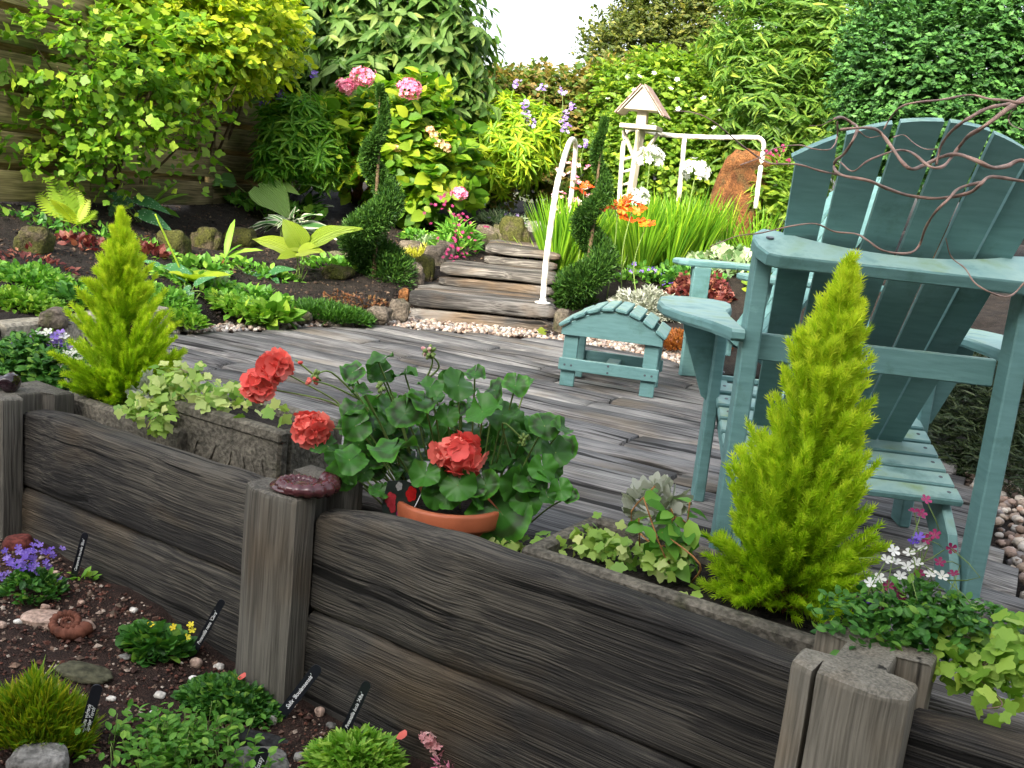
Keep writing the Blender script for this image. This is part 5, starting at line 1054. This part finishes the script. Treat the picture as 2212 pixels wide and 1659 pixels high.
P, O = crown([(1405, 1105, 2.1, 45, 55, .05), (1440, 1085, 2.1, 30, 30, .04)], 90, .2); emit(o, 'silver_leaf', LOBED, P, nrm(O + [0, 0, .6]), nrm(O + rv(len(O), .4)), .04, M['silver'], 60)
P, O = crown([(330, 845, 2.75, 40, 22, .05)], 40, .2); o = thing('silver_leaf_plant', 'silvery leaves under the left golden conifer', 'plant', tuple(P[0])); emit(o, 'silver_leaf', OVATE, P, nrm(O + [0, 0, .3]), nrm(O + rv(len(O), .4)), .04, M['silver'], 20)
def lobelia(label, blobs, n, fl, base, lf=.022):
    o = thing('lobelia', label, 'flowers', tuple(base)); P, O = crown(blobs, n, .3); A, Dv, N, T = twigleaves(P, O, 4, .03, .5); emit(o, 'lobelia_leaf', OVATE, A, Dv, N, lf, M['mat'], 0)
    for px, py, d, mt, s in fl:
        p = D(px, py, d); bloom(o, p, s, mt); stalk(o, p - [random.uniform(-.02, .02), 0, random.uniform(.05, .12)], p, .0012, n=5)
    return o
fl = []
for px, py in ((1965, 1195), (1935, 1215), (1960, 1225), (1980, 1215), (1915, 1210), (1945, 1245), (1990, 1180), (2035, 1245), (2000, 1302), (1880, 1260), (1960, 1260), (1900, 1250), (1930, 1190), (2010, 1240)): fl.append((px, py, 1.62, 'whitef', .017))
for px, py in ((1920, 1265), (1938, 1278), (1985, 1240), (2020, 1155), (2030, 1215), (2055, 1185), (1990, 1110), (2000, 1080), (1975, 1105), (1900, 1320), (2000, 1165), (2060, 1240), (1945, 1290)): fl.append((px, py, 1.62, 'magenta', .015))
for px, py in ((1870, 1295), (1975, 1170), (1985, 1160), (1880, 1300)): fl.append((px, py, 1.62, 'violet', .016))
lobelia('white and magenta lobelia below the big chair', [(1920, 1330, 1.62, 80, 40, .08), (2020, 1340, 1.6, 90, 40, .08), (1840, 1340, 1.6, 60, 35, .06), (1960, 1300, 1.62, 60, 35, .06), (2120, 1350, 1.6, 90, 30, .06)], 300, fl, W(1.15, .25, .1), .019)
fl = [(random.gauss(100, 28), random.gauss(738, 16), 3.05, random.choice(['lilac', 'lilac', 'violet', 'whitef']), .026) for _ in range(36)] + [(random.gauss(150, 22), random.gauss(775, 18), 2.95, 'whitef', .02) for _ in range(14)]
lobelia('purple and white alpine flowers left of the golden conifer', [(70, 770, 3.05, 80, 40, .1), (120, 800, 3.0, 60, 40, .08), (30, 790, 3.0, 50, 40, .08)], 420, fl, W(-1.3, .4, .05), .026)
# ================================================================ geranium
def geraniumleaf(seed):
    na, nr = 64, 5; V = [(0, 0, 0)]; Zn = [0.0]; F = []
    for r in range(1, nr + 1):
        f = r / nr
        for i in range(na):
            a = -math.pi + .05 + (2 * math.pi - .10) * i / (na - 1); rr = f * (1 + (.028 * math.cos(a * 8) + .016 * math.cos(a * 21) if r >= nr - 1 else 0)) * (1 - .06 * math.cos(a)) * (1 - .25 * math.exp(-((math.pi - abs(a)) * 6) ** 2))
            z = .20 * f * f * math.cos(a * 3 + seed) + .10 * f * f + .10 * f ** 4 * math.cos(a * 8) + .22 * f * math.sin(a * 2 + seed * 2) * f
            V.append((.5 * rr * math.cos(a), .5 * rr * math.sin(a), .5 * z)); Zn.append(f)
    for i in range(na - 1): F.append((0, 1 + i, 2 + i))
    for r in range(nr - 1):
        for i in range(na - 1): a = 1 + r * na + i; F.append((a, a + na, a + na + 1, a + 1))
    return mk('geranium_leaf', V, F, M['geranium'], True, extra=Zn)
GL = [geraniumleaf(s) for s in (0, 1.3, 2.6, 4.1)]
ge = thing('geranium', 'coral red geranium with dark-zoned leaves growing in the pot', 'plant', tuple(W(.235, .235, .09))); gb_ = np.array(ge.location)
gz = [(890, 270, 110), (720, 335, 88), (900, 345, 95), (1060, 350, 88), (780, 460, 75), (1220, 430, 90), (1400, 420, 125), (1510, 350, 75), (1640, 450, 90), (1770, 420, 92), (1180, 520, 130), (1060, 600, 130), (720, 580, 95), (740, 680, 110), (980, 830, 175), (1560, 590, 135), (1690, 610, 120), (1330, 620, 85), (1960, 680, 110), (2070, 690, 80), (2030, 850, 120), (1950, 960, 110), (1790, 1060, 150), (1400, 1060, 130), (1690, 1250, 225), (700, 900, 125), (560, 810, 95), (650, 1000, 115), (2060, 1090, 85), (1980, 1140, 65), (1840, 1160, 120), (890, 1100, 75), (1190, 1000, 110), (1230, 700, 110), (1450, 760, 110), (860, 700, 120), (1330, 900, 110), (1600, 900, 130), (1750, 800, 110), (850, 950, 100), (1500, 1130, 110), (1250, 1130, 100), (1060, 980, 90), (1900, 800, 90), (1100, 760, 120), (1300, 800, 110), (1500, 700, 100), (950, 560, 95), (820, 560, 85), (1420, 560, 95), (1840, 700, 100), (1750, 930, 110), (1580, 1060, 110), (1330, 1000, 100), (760, 800, 110), (900, 860, 120), (1130, 900, 110), (1650, 760, 100), (1900, 1050, 90), (620, 880, 90), (1000, 700, 100), (1250, 560, 80), (1550, 820, 110)]
gz += [(x + random.choice((-1, 1)) * random.uniform(40, 90), y + random.uniform(-50, 70), r * random.uniform(.6, .85)) for x, y, r in gz if 400 < y < 1100]
for i, (zx, zy, r) in enumerate(gz):
    px, py = 518.6 + zx * .336, 691.4 + zy * .336; back = i > 32; dd = 2.22 + (.10 if back else -.04) + .00030 * (600 - zy) * .3 + random.uniform(-.04, .04)
    if zy > 980: dd = min(dd, 2.12)
    p = D(px, py, dd); s = 1.95 * r * .336 * dd / FPX; low = np.clip((zy - 250) / 900, 0, 1)
    out = np.array([(px - 960) / 300, -.15, 0]); n = nrm(np.array([0, -.75 - .55 * low, .62 - .35 * low]) + out * .55 + rv(None, .22)); d = nrm(out * .8 + np.array([0, -.45, -.55 * low - .1]) + rv(None, .3))
    place(ge, GL[i % 4], 'leaf', p, d, n, s); c = gb_ + np.array([(px - 915) * .00025, .02, .0]); c = c * .45 + p * .55 - [0, -.05, .05]; C = spline([c, (c + p) / 2 + [0, .02, .0], p], 8); V, F = tube(C, .0022, 5); part('leaf_stalk', V, F, M['stem'], ge, True)
def zq(zx, zy): return 518.6 + zx * .336, 691.4 + zy * .336
for (zx, zy, r, nf, st_) in ((215, 300, 105, 13, (650, 560)), (120, 430, 100, 12, (650, 560)), (450, 700, 125, 17, (700, 700)), (1410, 870, 170, 26, (1450, 1000))):
    c = D(*zq(zx, zy), 2.14 if zx > 1000 else 2.2); head(ge, c, r * .336 * 2.15 / FPX * .72, 'coral', int(nf * 1.2), .040, 'flower', .8)
    stalk(ge, D(*zq(*st_), 2.25), c, .0026)
for (zx, zy, r, mt, st_, nb_) in ((465, 390, 55, 'coral', (770, 510), 9), (485, 350, 30, 'stem', (770, 510), 8), (1215, 205, 55, 'stem', (1190, 390), 20), (1200, 190, 50, 'palepink', (1190, 390), 5), (1825, 770, 50, 'stem', (1740, 880), 16), (900, 430, 40, 'stem', (880, 500), 12), (380, 275, 26, 'coral', (520, 390), 2)):
    c = D(*zq(zx, zy), 2.18); stalk(ge, D(*zq(*st_), 2.24), c, .0026)
    for k in range(nb_):
        n_ = sphere_pts(1)[0]; V, F = ico(1); V = V * [.004, .004, .007]; q = Vector(n_).to_track_quat('Z', 'Y').to_matrix(); V = V @ np.array(q).T
        part('bud', V + c + n_ * r * .336 * 2.18 / FPX * .6, F, M[mt], ge, True)
# ================================================================ hostas, ferns, pulmonaria
def hostaleaf(name, mat, w=.34, cup=.25, droop=.35, wave=.02):
    nx, ny = 9, 8; V = []; Zn = []; F = []
    for i in range(nx + 1):
        x = i / nx; ww = w * (math.sin(math.pi * min(1, (x * .92 + .08)) ** .72) ** .9) if 0 < i < nx else (.04 if i == 0 else .001)
        for j in range(ny + 1):
            y = (j / ny * 2 - 1); V.append((x - .10 * abs(y) ** 2 * (1 - x), ww * y, cup * ww * abs(y) ** 1.5 - droop * x * x + wave * math.cos(y * 14) * (1 - abs(y)) + wave * 1.2 * math.sin(x * 11 + (3 if y > 0 else 0)) * abs(y) ** 2)); Zn.append(max(abs(y), x ** 4))
    for i in range(nx):
        for j in range(ny): a = i * (ny + 1) + j; F.append((a, a + ny + 1, a + ny + 2, a + 1))
    return mk(name, V, F, mat, True, extra=Zn)
HL = hostaleaf('lime_leaf', M['limehosta'], .35); HB = hostaleaf('blue_leaf', M['bluehosta'], .40); HV = hostaleaf('variegated_leaf', M['varhosta'], .17, .3, .5, .03); PU = hostaleaf('spotted_leaf', M['pulmo'], .2, .2, .4, .012)
def hosta(name, label, base, leaves, me, stk='stem', sr=.004, group=None):
    """leaves: (px,py of leaf base, px,py of tip, depth offset, size factor)"""
    o = thing(name, label, 'plant', tuple(base), group=group)
    for (ax_, ay_, bx2, by2, do, wd_) in leaves:
        a = D(ax_, ay_, base[1] + do); b2 = D(bx2, by2, base[1] + do - random.uniform(.02, .10)); L = np.linalg.norm(b2 - a); d = (b2 - a) / L
        place(o, me, 'leaf', a, nrm(d + [0, 0, .30]), nrm(np.array([0, -.55, .85]) + rv(None, .12)), L * 1.06, wd_); stalk(o, base + rv(None, .02) * [1, 1, 0], a, sr)
    return o
hosta('lime_hosta', 'chartreuse hosta with broad leaves in the middle of the bed', at(642, 612), [(648, 530, 613, 478, 0, 1.3), (668, 535, 762, 492, 0, .95), (632, 545, 548, 522, 0, .8), (645, 545, 690, 545, -.1, 1.25), (640, 550, 605, 560, -.1, 1.2), (655, 545, 622, 540, -.05, 1.1)], HL)
hosta('large_hosta', 'large blue-green hosta by the fence', at(575, 470), [(505, 395, 443, 400, .1, 1.1), (560, 405, 612, 465, -.1, 1.25), (530, 385, 548, 375, .1, 1), (600, 405, 638, 420, 0, .9), (640, 400, 690, 405, .1, 1.0), (610, 385, 590, 378, .1, .9)], HB)
lv = []
for i in range(40):
    a = random.uniform(-2.9, .2); r = random.uniform(40, 95); lv.append((625 + 25 * math.cos(a), 490 + 14 * math.sin(a), 622 + r * math.cos(a), 488 + r * .42 * math.sin(a) + random.uniform(-4, 26), random.uniform(-.15, .15), 1))
hosta('variegated_hosta', 'white-edged variegated hosta behind the lime hosta', at(630, 530), lv, HV, sr=.003)
lv = [(655, 455, 690, 405, .05, 1), (650, 455, 700, 440, 0, 1), (640, 455, 600, 440, 0, 1), (660, 450, 690, 425, 0, .9), (652, 452, 664, 410, .1, 1.0)]
hosta('variegated_hosta', 'small white-edged hosta between the large hosta and hydrangea', at(650, 462), lv, HV, sr=.003)
for lb, bx2, by2, lv in (('white-spotted pulmonaria beneath the fence shrub', 300, 480, [(285, 445, 225, 420, .1, 1), (270, 430, 225, 460, 0, 1.2), (290, 430, 350, 460, 0, 1), (300, 460, 355, 497, -.1, 1.1), (255, 440, 235, 470, -.05, 1.2)]),
                        ('white-spotted pulmonaria right of the golden conifer', 365, 600, [(340, 580, 290, 600, .05, 1.1), (360, 575, 410, 600, 0, 1), (345, 575, 310, 565, .1, 1.0), (370, 585, 390, 610, 0, 1)]),
                        ('white-spotted pulmonaria above the saxifrage', 415, 650, [(410, 620, 385, 650, 0, 1.2), (412, 630, 405, 662, -.05, 1.3), (420, 615, 455, 600, 0, 1), (400, 610, 385, 598, .05, 1)]),
                        ('white-spotted pulmonaria at the foot of the lime hosta', 575, 600, [(575, 595, 620, 580, 0, 1.3), (570, 600, 530, 590, 0, 1), (590, 600, 600, 615, -.05, 1)])):
    hosta('pulmonaria', lb, at(bx2, by2), lv, PU, sr=.003, group='spotted pulmonarias')
def frondmesh(npin=13, w=.26):
    parts = [tube(np.stack([np.linspace(0, 1, 8), np.zeros(8), -.28 * np.linspace(0, 1, 8) ** 2], 1), np.linspace(.008, .002, 8), 4)]
    for i in range(npin):
        x = .1 + .88 * i / npin; l = w * math.sin(math.pi * (x ** .75)) ** .8 + .02
        for s in (-1, 1):
            v, f = strip_leaf([0, .3, .6, .85, 1], [.05, .13, .09, .06, 0], .1, .15); v = v * l; a = s * 1.15; c, sn = math.cos(a), math.sin(a)
            parts.append((np.stack([x + v[:, 0] * c - v[:, 1] * sn, v[:, 0] * sn + v[:, 1] * c, v[:, 2] - .28 * x * x], 1), f))
    V, F = join(*parts); return mk('frond', V, F, M['fern'], True)
FR = frondmesh(); FR2 = mk('tongue_frond', *strip_leaf([0, .15, .35, .6, .85, 1], [.02, .06, .085, .085, .06, 0], .4, .45), M['rosette'], True)
def fern(label, px, py, fr, me, do=.0):
    b = at(px, py); o = thing('fern', label, 'fern', tuple(b))
    for tx, ty in fr:
        t_ = D(tx, ty, b[1] + random.uniform(-.25, .15) + do); d = t_ - b; L = np.linalg.norm(d); place(o, me, 'frond', b, nrm(d / L + [0, 0, .25]), nrm([-d[0], -.5 - d[1], .6]), L * 1.1)
    return o
fern('yellow-green feathery fern below the fence at left', 162, 490, [(108, 390), (160, 412), (80, 418), (205, 455), (185, 430), (115, 485), (140, 400), (190, 475), (125, 430)], FR)
fern('hart\'s tongue fern with wavy fronds under the shrub', 325, 455, [(355, 395), (390, 412), (300, 400), (360, 455), (335, 405), (310, 430), (295, 455)], FR2)
fern('hart\'s tongue fern growing between the mossy rocks', 488, 560, [(495, 480), (515, 555), (460, 545), (540, 535), (500, 530)], FR2)
fern('small painted fern beside the spotted pulmonaria', 468, 630, [(400, 600), (490, 585), (435, 585), (470, 600), (500, 610), (485, 640)], mk('painted_frond', *[np.array([v.co[:] for v in FR.vertices]), [tuple(p.vertices) for p in FR.polygons]], M['silvergreen'], True))
b = at(400, 622); o = thing('leaf_stalk_plant', 'pale plant with one long leaning stalk in the bed', 'plant', tuple(b)); stalk(o, at(405, 615), D(335, 462, at(405, 615)[1]), .007, 'fern', .0)
for i in range(8):
    a = i * .8; place(o, shared('pale_leaf', OVATE, M['fern']), 'leaf', at(425, 625, .03), (math.cos(a), math.sin(a), .6), (0, -.2, 1), random.uniform(.12, .2))
# ================================================================ low plants of the left bed
RO = dict(tm=OVATE)
for i, (lb, px, py, w, h, n, mt, sz, hg) in enumerate([
    ('bright saxifrage rosettes left of the pebbles', 395, 690, 100, 36, 360, 'rosette', .045, .05), ('bright saxifrage rosettes in front of the steps bed', 535, 660, 160, 60, 700, 'rosette', .05, .06), ('broad-leaved rosette at the right of the saxifrage', 585, 685, 70, 35, 90, 'rosette', .11, .06),
    ('fresh green seedlings over the kerb at far left', 50, 640, 170, 75, 1300, 'rosette', .036, .06), ('mixed green seedlings below the pink leaves', 90, 590, 210, 80, 1200, 'leafy', .036, .06), ('green carpet right of the golden conifer', 360, 640, 130, 80, 800, 'leafy', .038, .07), ('low green leaves in front of the lime hosta', 560, 640, 120, 30, 160, 'leafy', .06, .05),
    ('dark green leaves behind the mossy rocks', 440, 580, 90, 30, 90, 'leafy', .07, .06), ('small green leaves beneath the hydrangea', 940, 480, 90, 40, 300, 'leafy', .06, .12), ('green sprigs left of the magenta flowers', 900, 510, 70, 40, 200, 'leafy', .05, .1)]):
    groundmat('ground_cover', lb, 'plant', px, py, w, h, OVATE, sz, n, M[mt], hg)
for i, (lb, px, py, w, h, n, mt, sz, hg) in enumerate([
    ('scattered green seedlings on the dark soil under the fence', 230, 500, 420, 60, 300, 'leafy', .04, .04), ('scattered seedlings between the mossy rocks and saxifrage', 450, 605, 240, 80, 420, 'leafy', .045, .06), ('scattered seedlings on the soil near the variegated hosta', 560, 575, 180, 60, 200, 'leafy', .045, .05),
    ('dark leafy clump under the feathery fence clump', 600, 450, 220, 40, 260, 'leafy', .08, .14), ('green leaves under the spiral topiary at its left', 720, 560, 120, 60, 110, 'leafy', .06, .06), ('dark green leaves under the fern by the fence', 60, 470, 160, 40, 60, 'mat', .05, .04), ('leafy seedlings along the kerb behind the conifer', 200, 650, 200, 60, 300, 'mat', .05, .07)]):
    groundmat('seedlings', lb, 'plant', px, py, w, h, OVATE, sz, n, M[mt], hg)
groundmat('pink_leaf_plant', 'pink and red leaves behind the golden conifer', 'plant', 200, 525, 170, 45, OVATE, .045, 150, M['redleaf'], .05)
groundmat('pink_leaf_plant', 'dark pink leaves in front of the middle mossy rock', 'plant', 325, 545, 60, 40, OVATE, .05, 100, M['redleaf'], .08)
groundmat('bronze_seedlings', 'bronze red seedlings at the left edge', 'plant', 75, 560, 170, 60, DIAM, .035, 110, M['redleaf'], .08)
groundmat('moss_mat', 'dense dark green moss mat left of the steps', 'moss', 715, 668, 175, 55, NEEDLE, .045, 5200, M['mossy'], .07, wid=2.0)
groundmat('rusty_litter', 'rust brown leaf litter in front of the spiral topiary', 'litter', 790, 640, 190, 50, DIAM, .03, 420, M['dead'], .012, up=.05)
groundmat('rusty_litter', 'rust brown moss between the mat and saxifrage', 'litter', 615, 665, 70, 30, DIAM, .025, 260, M['dead'], .02, up=.1)
groundmat('dry_leaves', 'scattered dry leaves under the fence at left', 'litter', 300, 510, 420, 60, OVATE, .04, 260, M['dead'], .01, up=.05)
groundmat('sedum_mat', 'yellow sedum tuft on the rocks left of the second step', 'sedum', 903, 545, 70, 30, NEEDLE, .05, 900, M['goldsedum'], .07, wid=2)
groundmat('sedum_mat', 'pale green sedum tuft behind the yellow sedum', 'sedum', 925, 525, 60, 26, NEEDLE, .05, 700, M['silvergreen'], .08, wid=2)
groundmat('sedum_mat', 'grey-green sedum on the boulder by the top step', 'sedum', 1085, 480, 120, 30, NEEDLE, .06, 900, M['silvergreen'], .14, wid=2, flowers=('lilac', 14, .028, .03))
o = groundmat('dianthus', 'deep magenta flowers spilling over rocks beside the steps', 'flowers', 985, 520, 90, 70, LANCE, .09, 420, M['leafy'], .25)
for i in range(70):
    px = random.gauss(985, 26); py = random.uniform(415, 570); px += (py - 490) * .22; bloom(o, D(px, py, 7.15 + random.uniform(-.1, .1)), .021, 'magenta')
o = groundmat('bellflower', 'tiny violet flowers on the rock beside the sedum', 'flowers', 930, 545, 40, 16, OVATE, .03, 60, M['leafy'], .05, flowers=('violet', 7, .03, .02))
# slate garden tag by the hydrangea
tg2 = thing('picture_tag', 'small blue and white picture tag below the hydrangea', 'label', tuple(at(1032, 455)))
q = D(1040, 438, tg2.location[1]); V, F = box(-.045, .045, -.002, .002, -.03, .03); part('card', V + q, F, plain('tag_blue', (.45, .6, .62), .4, .4, .3, 40), tg2); V, F = box(-.006, .006, .003, .006, -.16, .0); part('stake', V + q, F, M['white'], tg2)
# ================================================================ right bed
def grassclump(label, px, py, n, h, sp, nb=1, wpx=0):
    b = at(px, py); o = thing('grass_clump', label, 'grass', tuple(b)); 
    for k in range(nb):
        c = b + np.array([(k - (nb - 1) / 2) * wpx * b[1] / FPX / max(nb - 1, 1), random.uniform(-.12, .12), 0]); c[2] = TZ(c[0], c[1]); P, Dv, N, S = tuft(c, n, h, sp); cloud(o, 'blades', BLADE, P, Dv, N, S, M['grass'], 1.1)
    return o
grassclump('bright green iris-like grass clump right of the topiary', 1428, 580, 170, .60, .30, 6, 150)
grassclump('green grass clump between the handrail and topiary', 1222, 590, 240, .62, .30, 2, 40)
grassclump('thin grass clump in front of the standing stone', 1600, 560, 60, .5, .5, 2, 60)
grassclump('thin green blades beside the third step', 1170, 560, 60, .22, .9, 1)
grassclump('sparse long grass left of the chair back', 1690, 470, 50, .6, .7, 2, 50)
b = at(1420, 560); 
for i, (lb, px, py, r) in enumerate((('white agapanthus head left of the rail post', 1404, 345, 28), ('white agapanthus head right of the rail post', 1503, 375, 30), ('white agapanthus head low behind the orange lilies', 1378, 432, 24))):
    c = D(px, py, 7.7); bs = at(px - 14, 545); bs = np.array([c[0] - .05, 7.75, TZ(c[0], 7.75)]); o = thing('agapanthus', lb, 'flower', tuple(bs), group='white agapanthus'); stalk(o, bs, c, .006)
    for k in range(34):
        n_ = sphere_pts(1)[0]; n_[2] = abs(n_[2]) * .9 - .25; n_ = nrm(n_); q = c + n_ * r * 7.7 / FPX * random.uniform(.8, 1.05); V, F = tube(np.array([c, q]), .0025, 4); part('pedicel', V, F, M['stem'], o); bloom(o, q, .050, 'whitef', nrm(n_ + rv(None, .2)))
for i, (lb, px, py) in enumerate((('orange lily cluster below the bird table', 1370, 436), ('orange lily cluster beside the spiral topiary', 1335, 454), ('orange lily cluster left of the topiary top', 1262, 402), ('small orange lily inside the grass', 1398, 482))):
    c = D(px, py, 7.0); bs = np.array([c[0], 7.05, TZ(c[0], 7.05)]); o = thing('orange_lily', lb, 'flower', tuple(bs), group='orange lilies'); stalk(o, bs, c, .005)
    for k in range(7 if i < 2 else 4): bloom(o, c + rv(None, 1) * [.06, .03, .022], .062, 'orangef')
o = groundmat('pink_rose_bush', 'pink small roses behind the handrail', 'shrub', 1240, 470, 90, 50, OVATE, .055, 500, M['hedge'], .55)
for i in range(46): bloom(o, D(random.gauss(1240, 22), random.uniform(340, 470), 7.9 + random.uniform(-.1, .2)), .036, random.choice(['palepink', 'pink', 'palepink']))
groundmat('lamium', 'pale variegated ground cover left of the big chair back', 'plant', 1570, 560, 190, 70, LOBED, .075, 620, M['silvergreen'], .16)
groundmat('silver_artemisia', 'silvery white foliage mound behind the footstool', 'plant', 1390, 655, 150, 80, LANCE, .055, 3000, M['silver'], .17, flowers=('whitef', 26, .022, .02))
groundmat('silver_artemisia', 'silver leaves at the foot of the white rail', 'plant', 1645, 470, 70, 40, LANCE, .12, 160, M['silver'], .22)
groundmat('red_heuchera', 'dark red foliage between silver mound and far chair', 'plant', 1510, 630, 130, 60, LOBED, .045, 800, M['redleaf'], .2)
groundmat('violet_flowers', 'violet flowers and green leaves beyond the silver mound', 'flowers', 1400, 600, 150, 40, OVATE, .05, 260, M['leafy'], .14, flowers=('violet', 22, .03, .03))
groundmat('green_underplanting', 'dark green leaves under the grass right of the topiary', 'plant', 1480, 600, 160, 50, OVATE, .06, 420, M['mat'], .14)
groundmat('red_sedum', 'rust red sedum carpet behind the footstool', 'sedum', 1470, 735, 200, 50, NEEDLE, .035, 3800, M['rust'], .10, wid=2.6)
groundmat('green_underplanting', 'red and green low plants at the foot of the standing stone', 'plant', 1640, 530, 150, 60, DIAM, .05, 600, M['hedgemix'], .2)
groundmat('tall_underplanting', 'green leaves filling the bed behind the far chair', 'plant', 1750, 600, 260, 90, OVATE, .08, 900, M['hedge'], .3)
groundmat('tall_underplanting', 'mixed leaves below the rose hedge', 'plant', 1430, 500, 330, 40, OVATE, .08, 900, M['hedge'], .25)
P = at(1165, 712); tag(obj('yellow_leaf', mk('yellow_leaf', *LOBED, M['limehosta'], True), None, mat4(G(1155, 716, .02), (1, .3, .1), (0, -.6, 1), .09)), 'single fallen yellow leaf on the pebbles by the first step', 'leaf')
# ================================================================ front rockery plants
def cushion(label, name, px, py, w, h, tm, sz, n, mt, hg, **k): return groundmat(name, label, 'plant', px, py, w, h, tm, sz, n, M[mt], hg, 'front', **k)
o = cushion('blue-purple bellflower clump in the front rockery', 'bellflower', 70, 1262, 130, 70, OVATE, .02, 520, 'mat', .075)
for i in range(60): bloom(o, fb(random.gauss(65, 34), random.gauss(1278, 8)) + [0, 0, random.uniform(.04, .11)], .014, 'violet')
o = cushion('round-leaved mat with yellow flowers in the rockery', 'potentilla', 338, 1385, 150, 66, ROUND, .026, 420, 'mat', .045)
for px, py in ((325, 1350), (375, 1355), (415, 1362), (404, 1377), (255, 1385), (412, 1350)): bloom(o, D(px, py, fb(340, 1395)[1]), .014, 'yellowf')
cushion('yellow-green upright tussock in the bottom left corner', 'tussock', 85, 1570, 215, 90, NEEDLE, .045, 5200, 'tussock', .11, wid=1.4, up=1.6)
cushion('dark green glossy mat in front of the middle post', 'green_mat', 500, 1500, 230, 80, OVATE, .018, 2200, 'mat', .05)
cushion('bright green cushion of small rosettes at the bottom', 'saxifrage_cushion', 765, 1640, 200, 70, LANCE, .030, 1500, 'cushion', .07, wid=1.3, up=1.2)
b = fb(380, 1655); o = thing('leafy_plant', 'upright leafy green plant at the bottom of the rockery', 'plant', tuple(b))
for i in range(95):
    px = random.gauss(390, 75); py = random.uniform(1590, 1710); q = fb(px, py); hgt = random.uniform(.03, .085); t_ = q + np.array([random.gauss(0, .008), random.gauss(0, .008), hgt]); stalk(o, q, t_, .0012, n=4, bow=.003)
    for k in range(8):
        a = k * 2.4 + i; place(o, shared('small_leaf', OVATE, M['leafy']), 'leaf', q + (t_ - q) * (.3 + .1 * k), nrm([math.cos(a), math.sin(a), .55]), (0, 0, 1), random.uniform(.016, .024)) if i < 34 else None
P = []; 
for i in range(520):
    px = random.gauss(385, 75); py = random.uniform(1595, 1720); P.append(fb(px, py, random.uniform(.01, .08)))
P = np.array(P); a = rng.uniform(0, 6.28, len(P)); emit(o, 'small_leaf', OVATE, P, np.stack([np.cos(a), np.sin(a), np.full(len(a), .6)], 1), np.tile([0, 0, 1.], (len(a), 1)) + rng.normal(0, .3, (len(a), 3)), rng.uniform(.015, .023, len(a)), M['leafy'], 0)
o = cushion('pink star-flowered houseleek leaning out at the bottom edge', 'houseleek', 965, 1650, 80, 30, LANCE, .016, 60, 'pink', .03)
for px, py, r in ((925, 1595, 17), (950, 1615, 20), (975, 1632, 20), (1000, 1640, 20), (960, 1650, 22), (935, 1605, 14)): head(o, D(px, py, fb(960, 1655)[1]), r * 1.8 / FPX, 'palepink', 12, .014)
o = groundmat('small_seedling', 'tiny green seedling beside the first black label', 'plant', 180, 1248, 40, 16, OVATE, .022, 18, M['cushion'], .02, 'front')
petal('fallen coral petal on the dark green mat', 510, 1510, .022, .05); petal('fallen coral petal at the edge of the green cushion', 850, 1640, .026, .05)
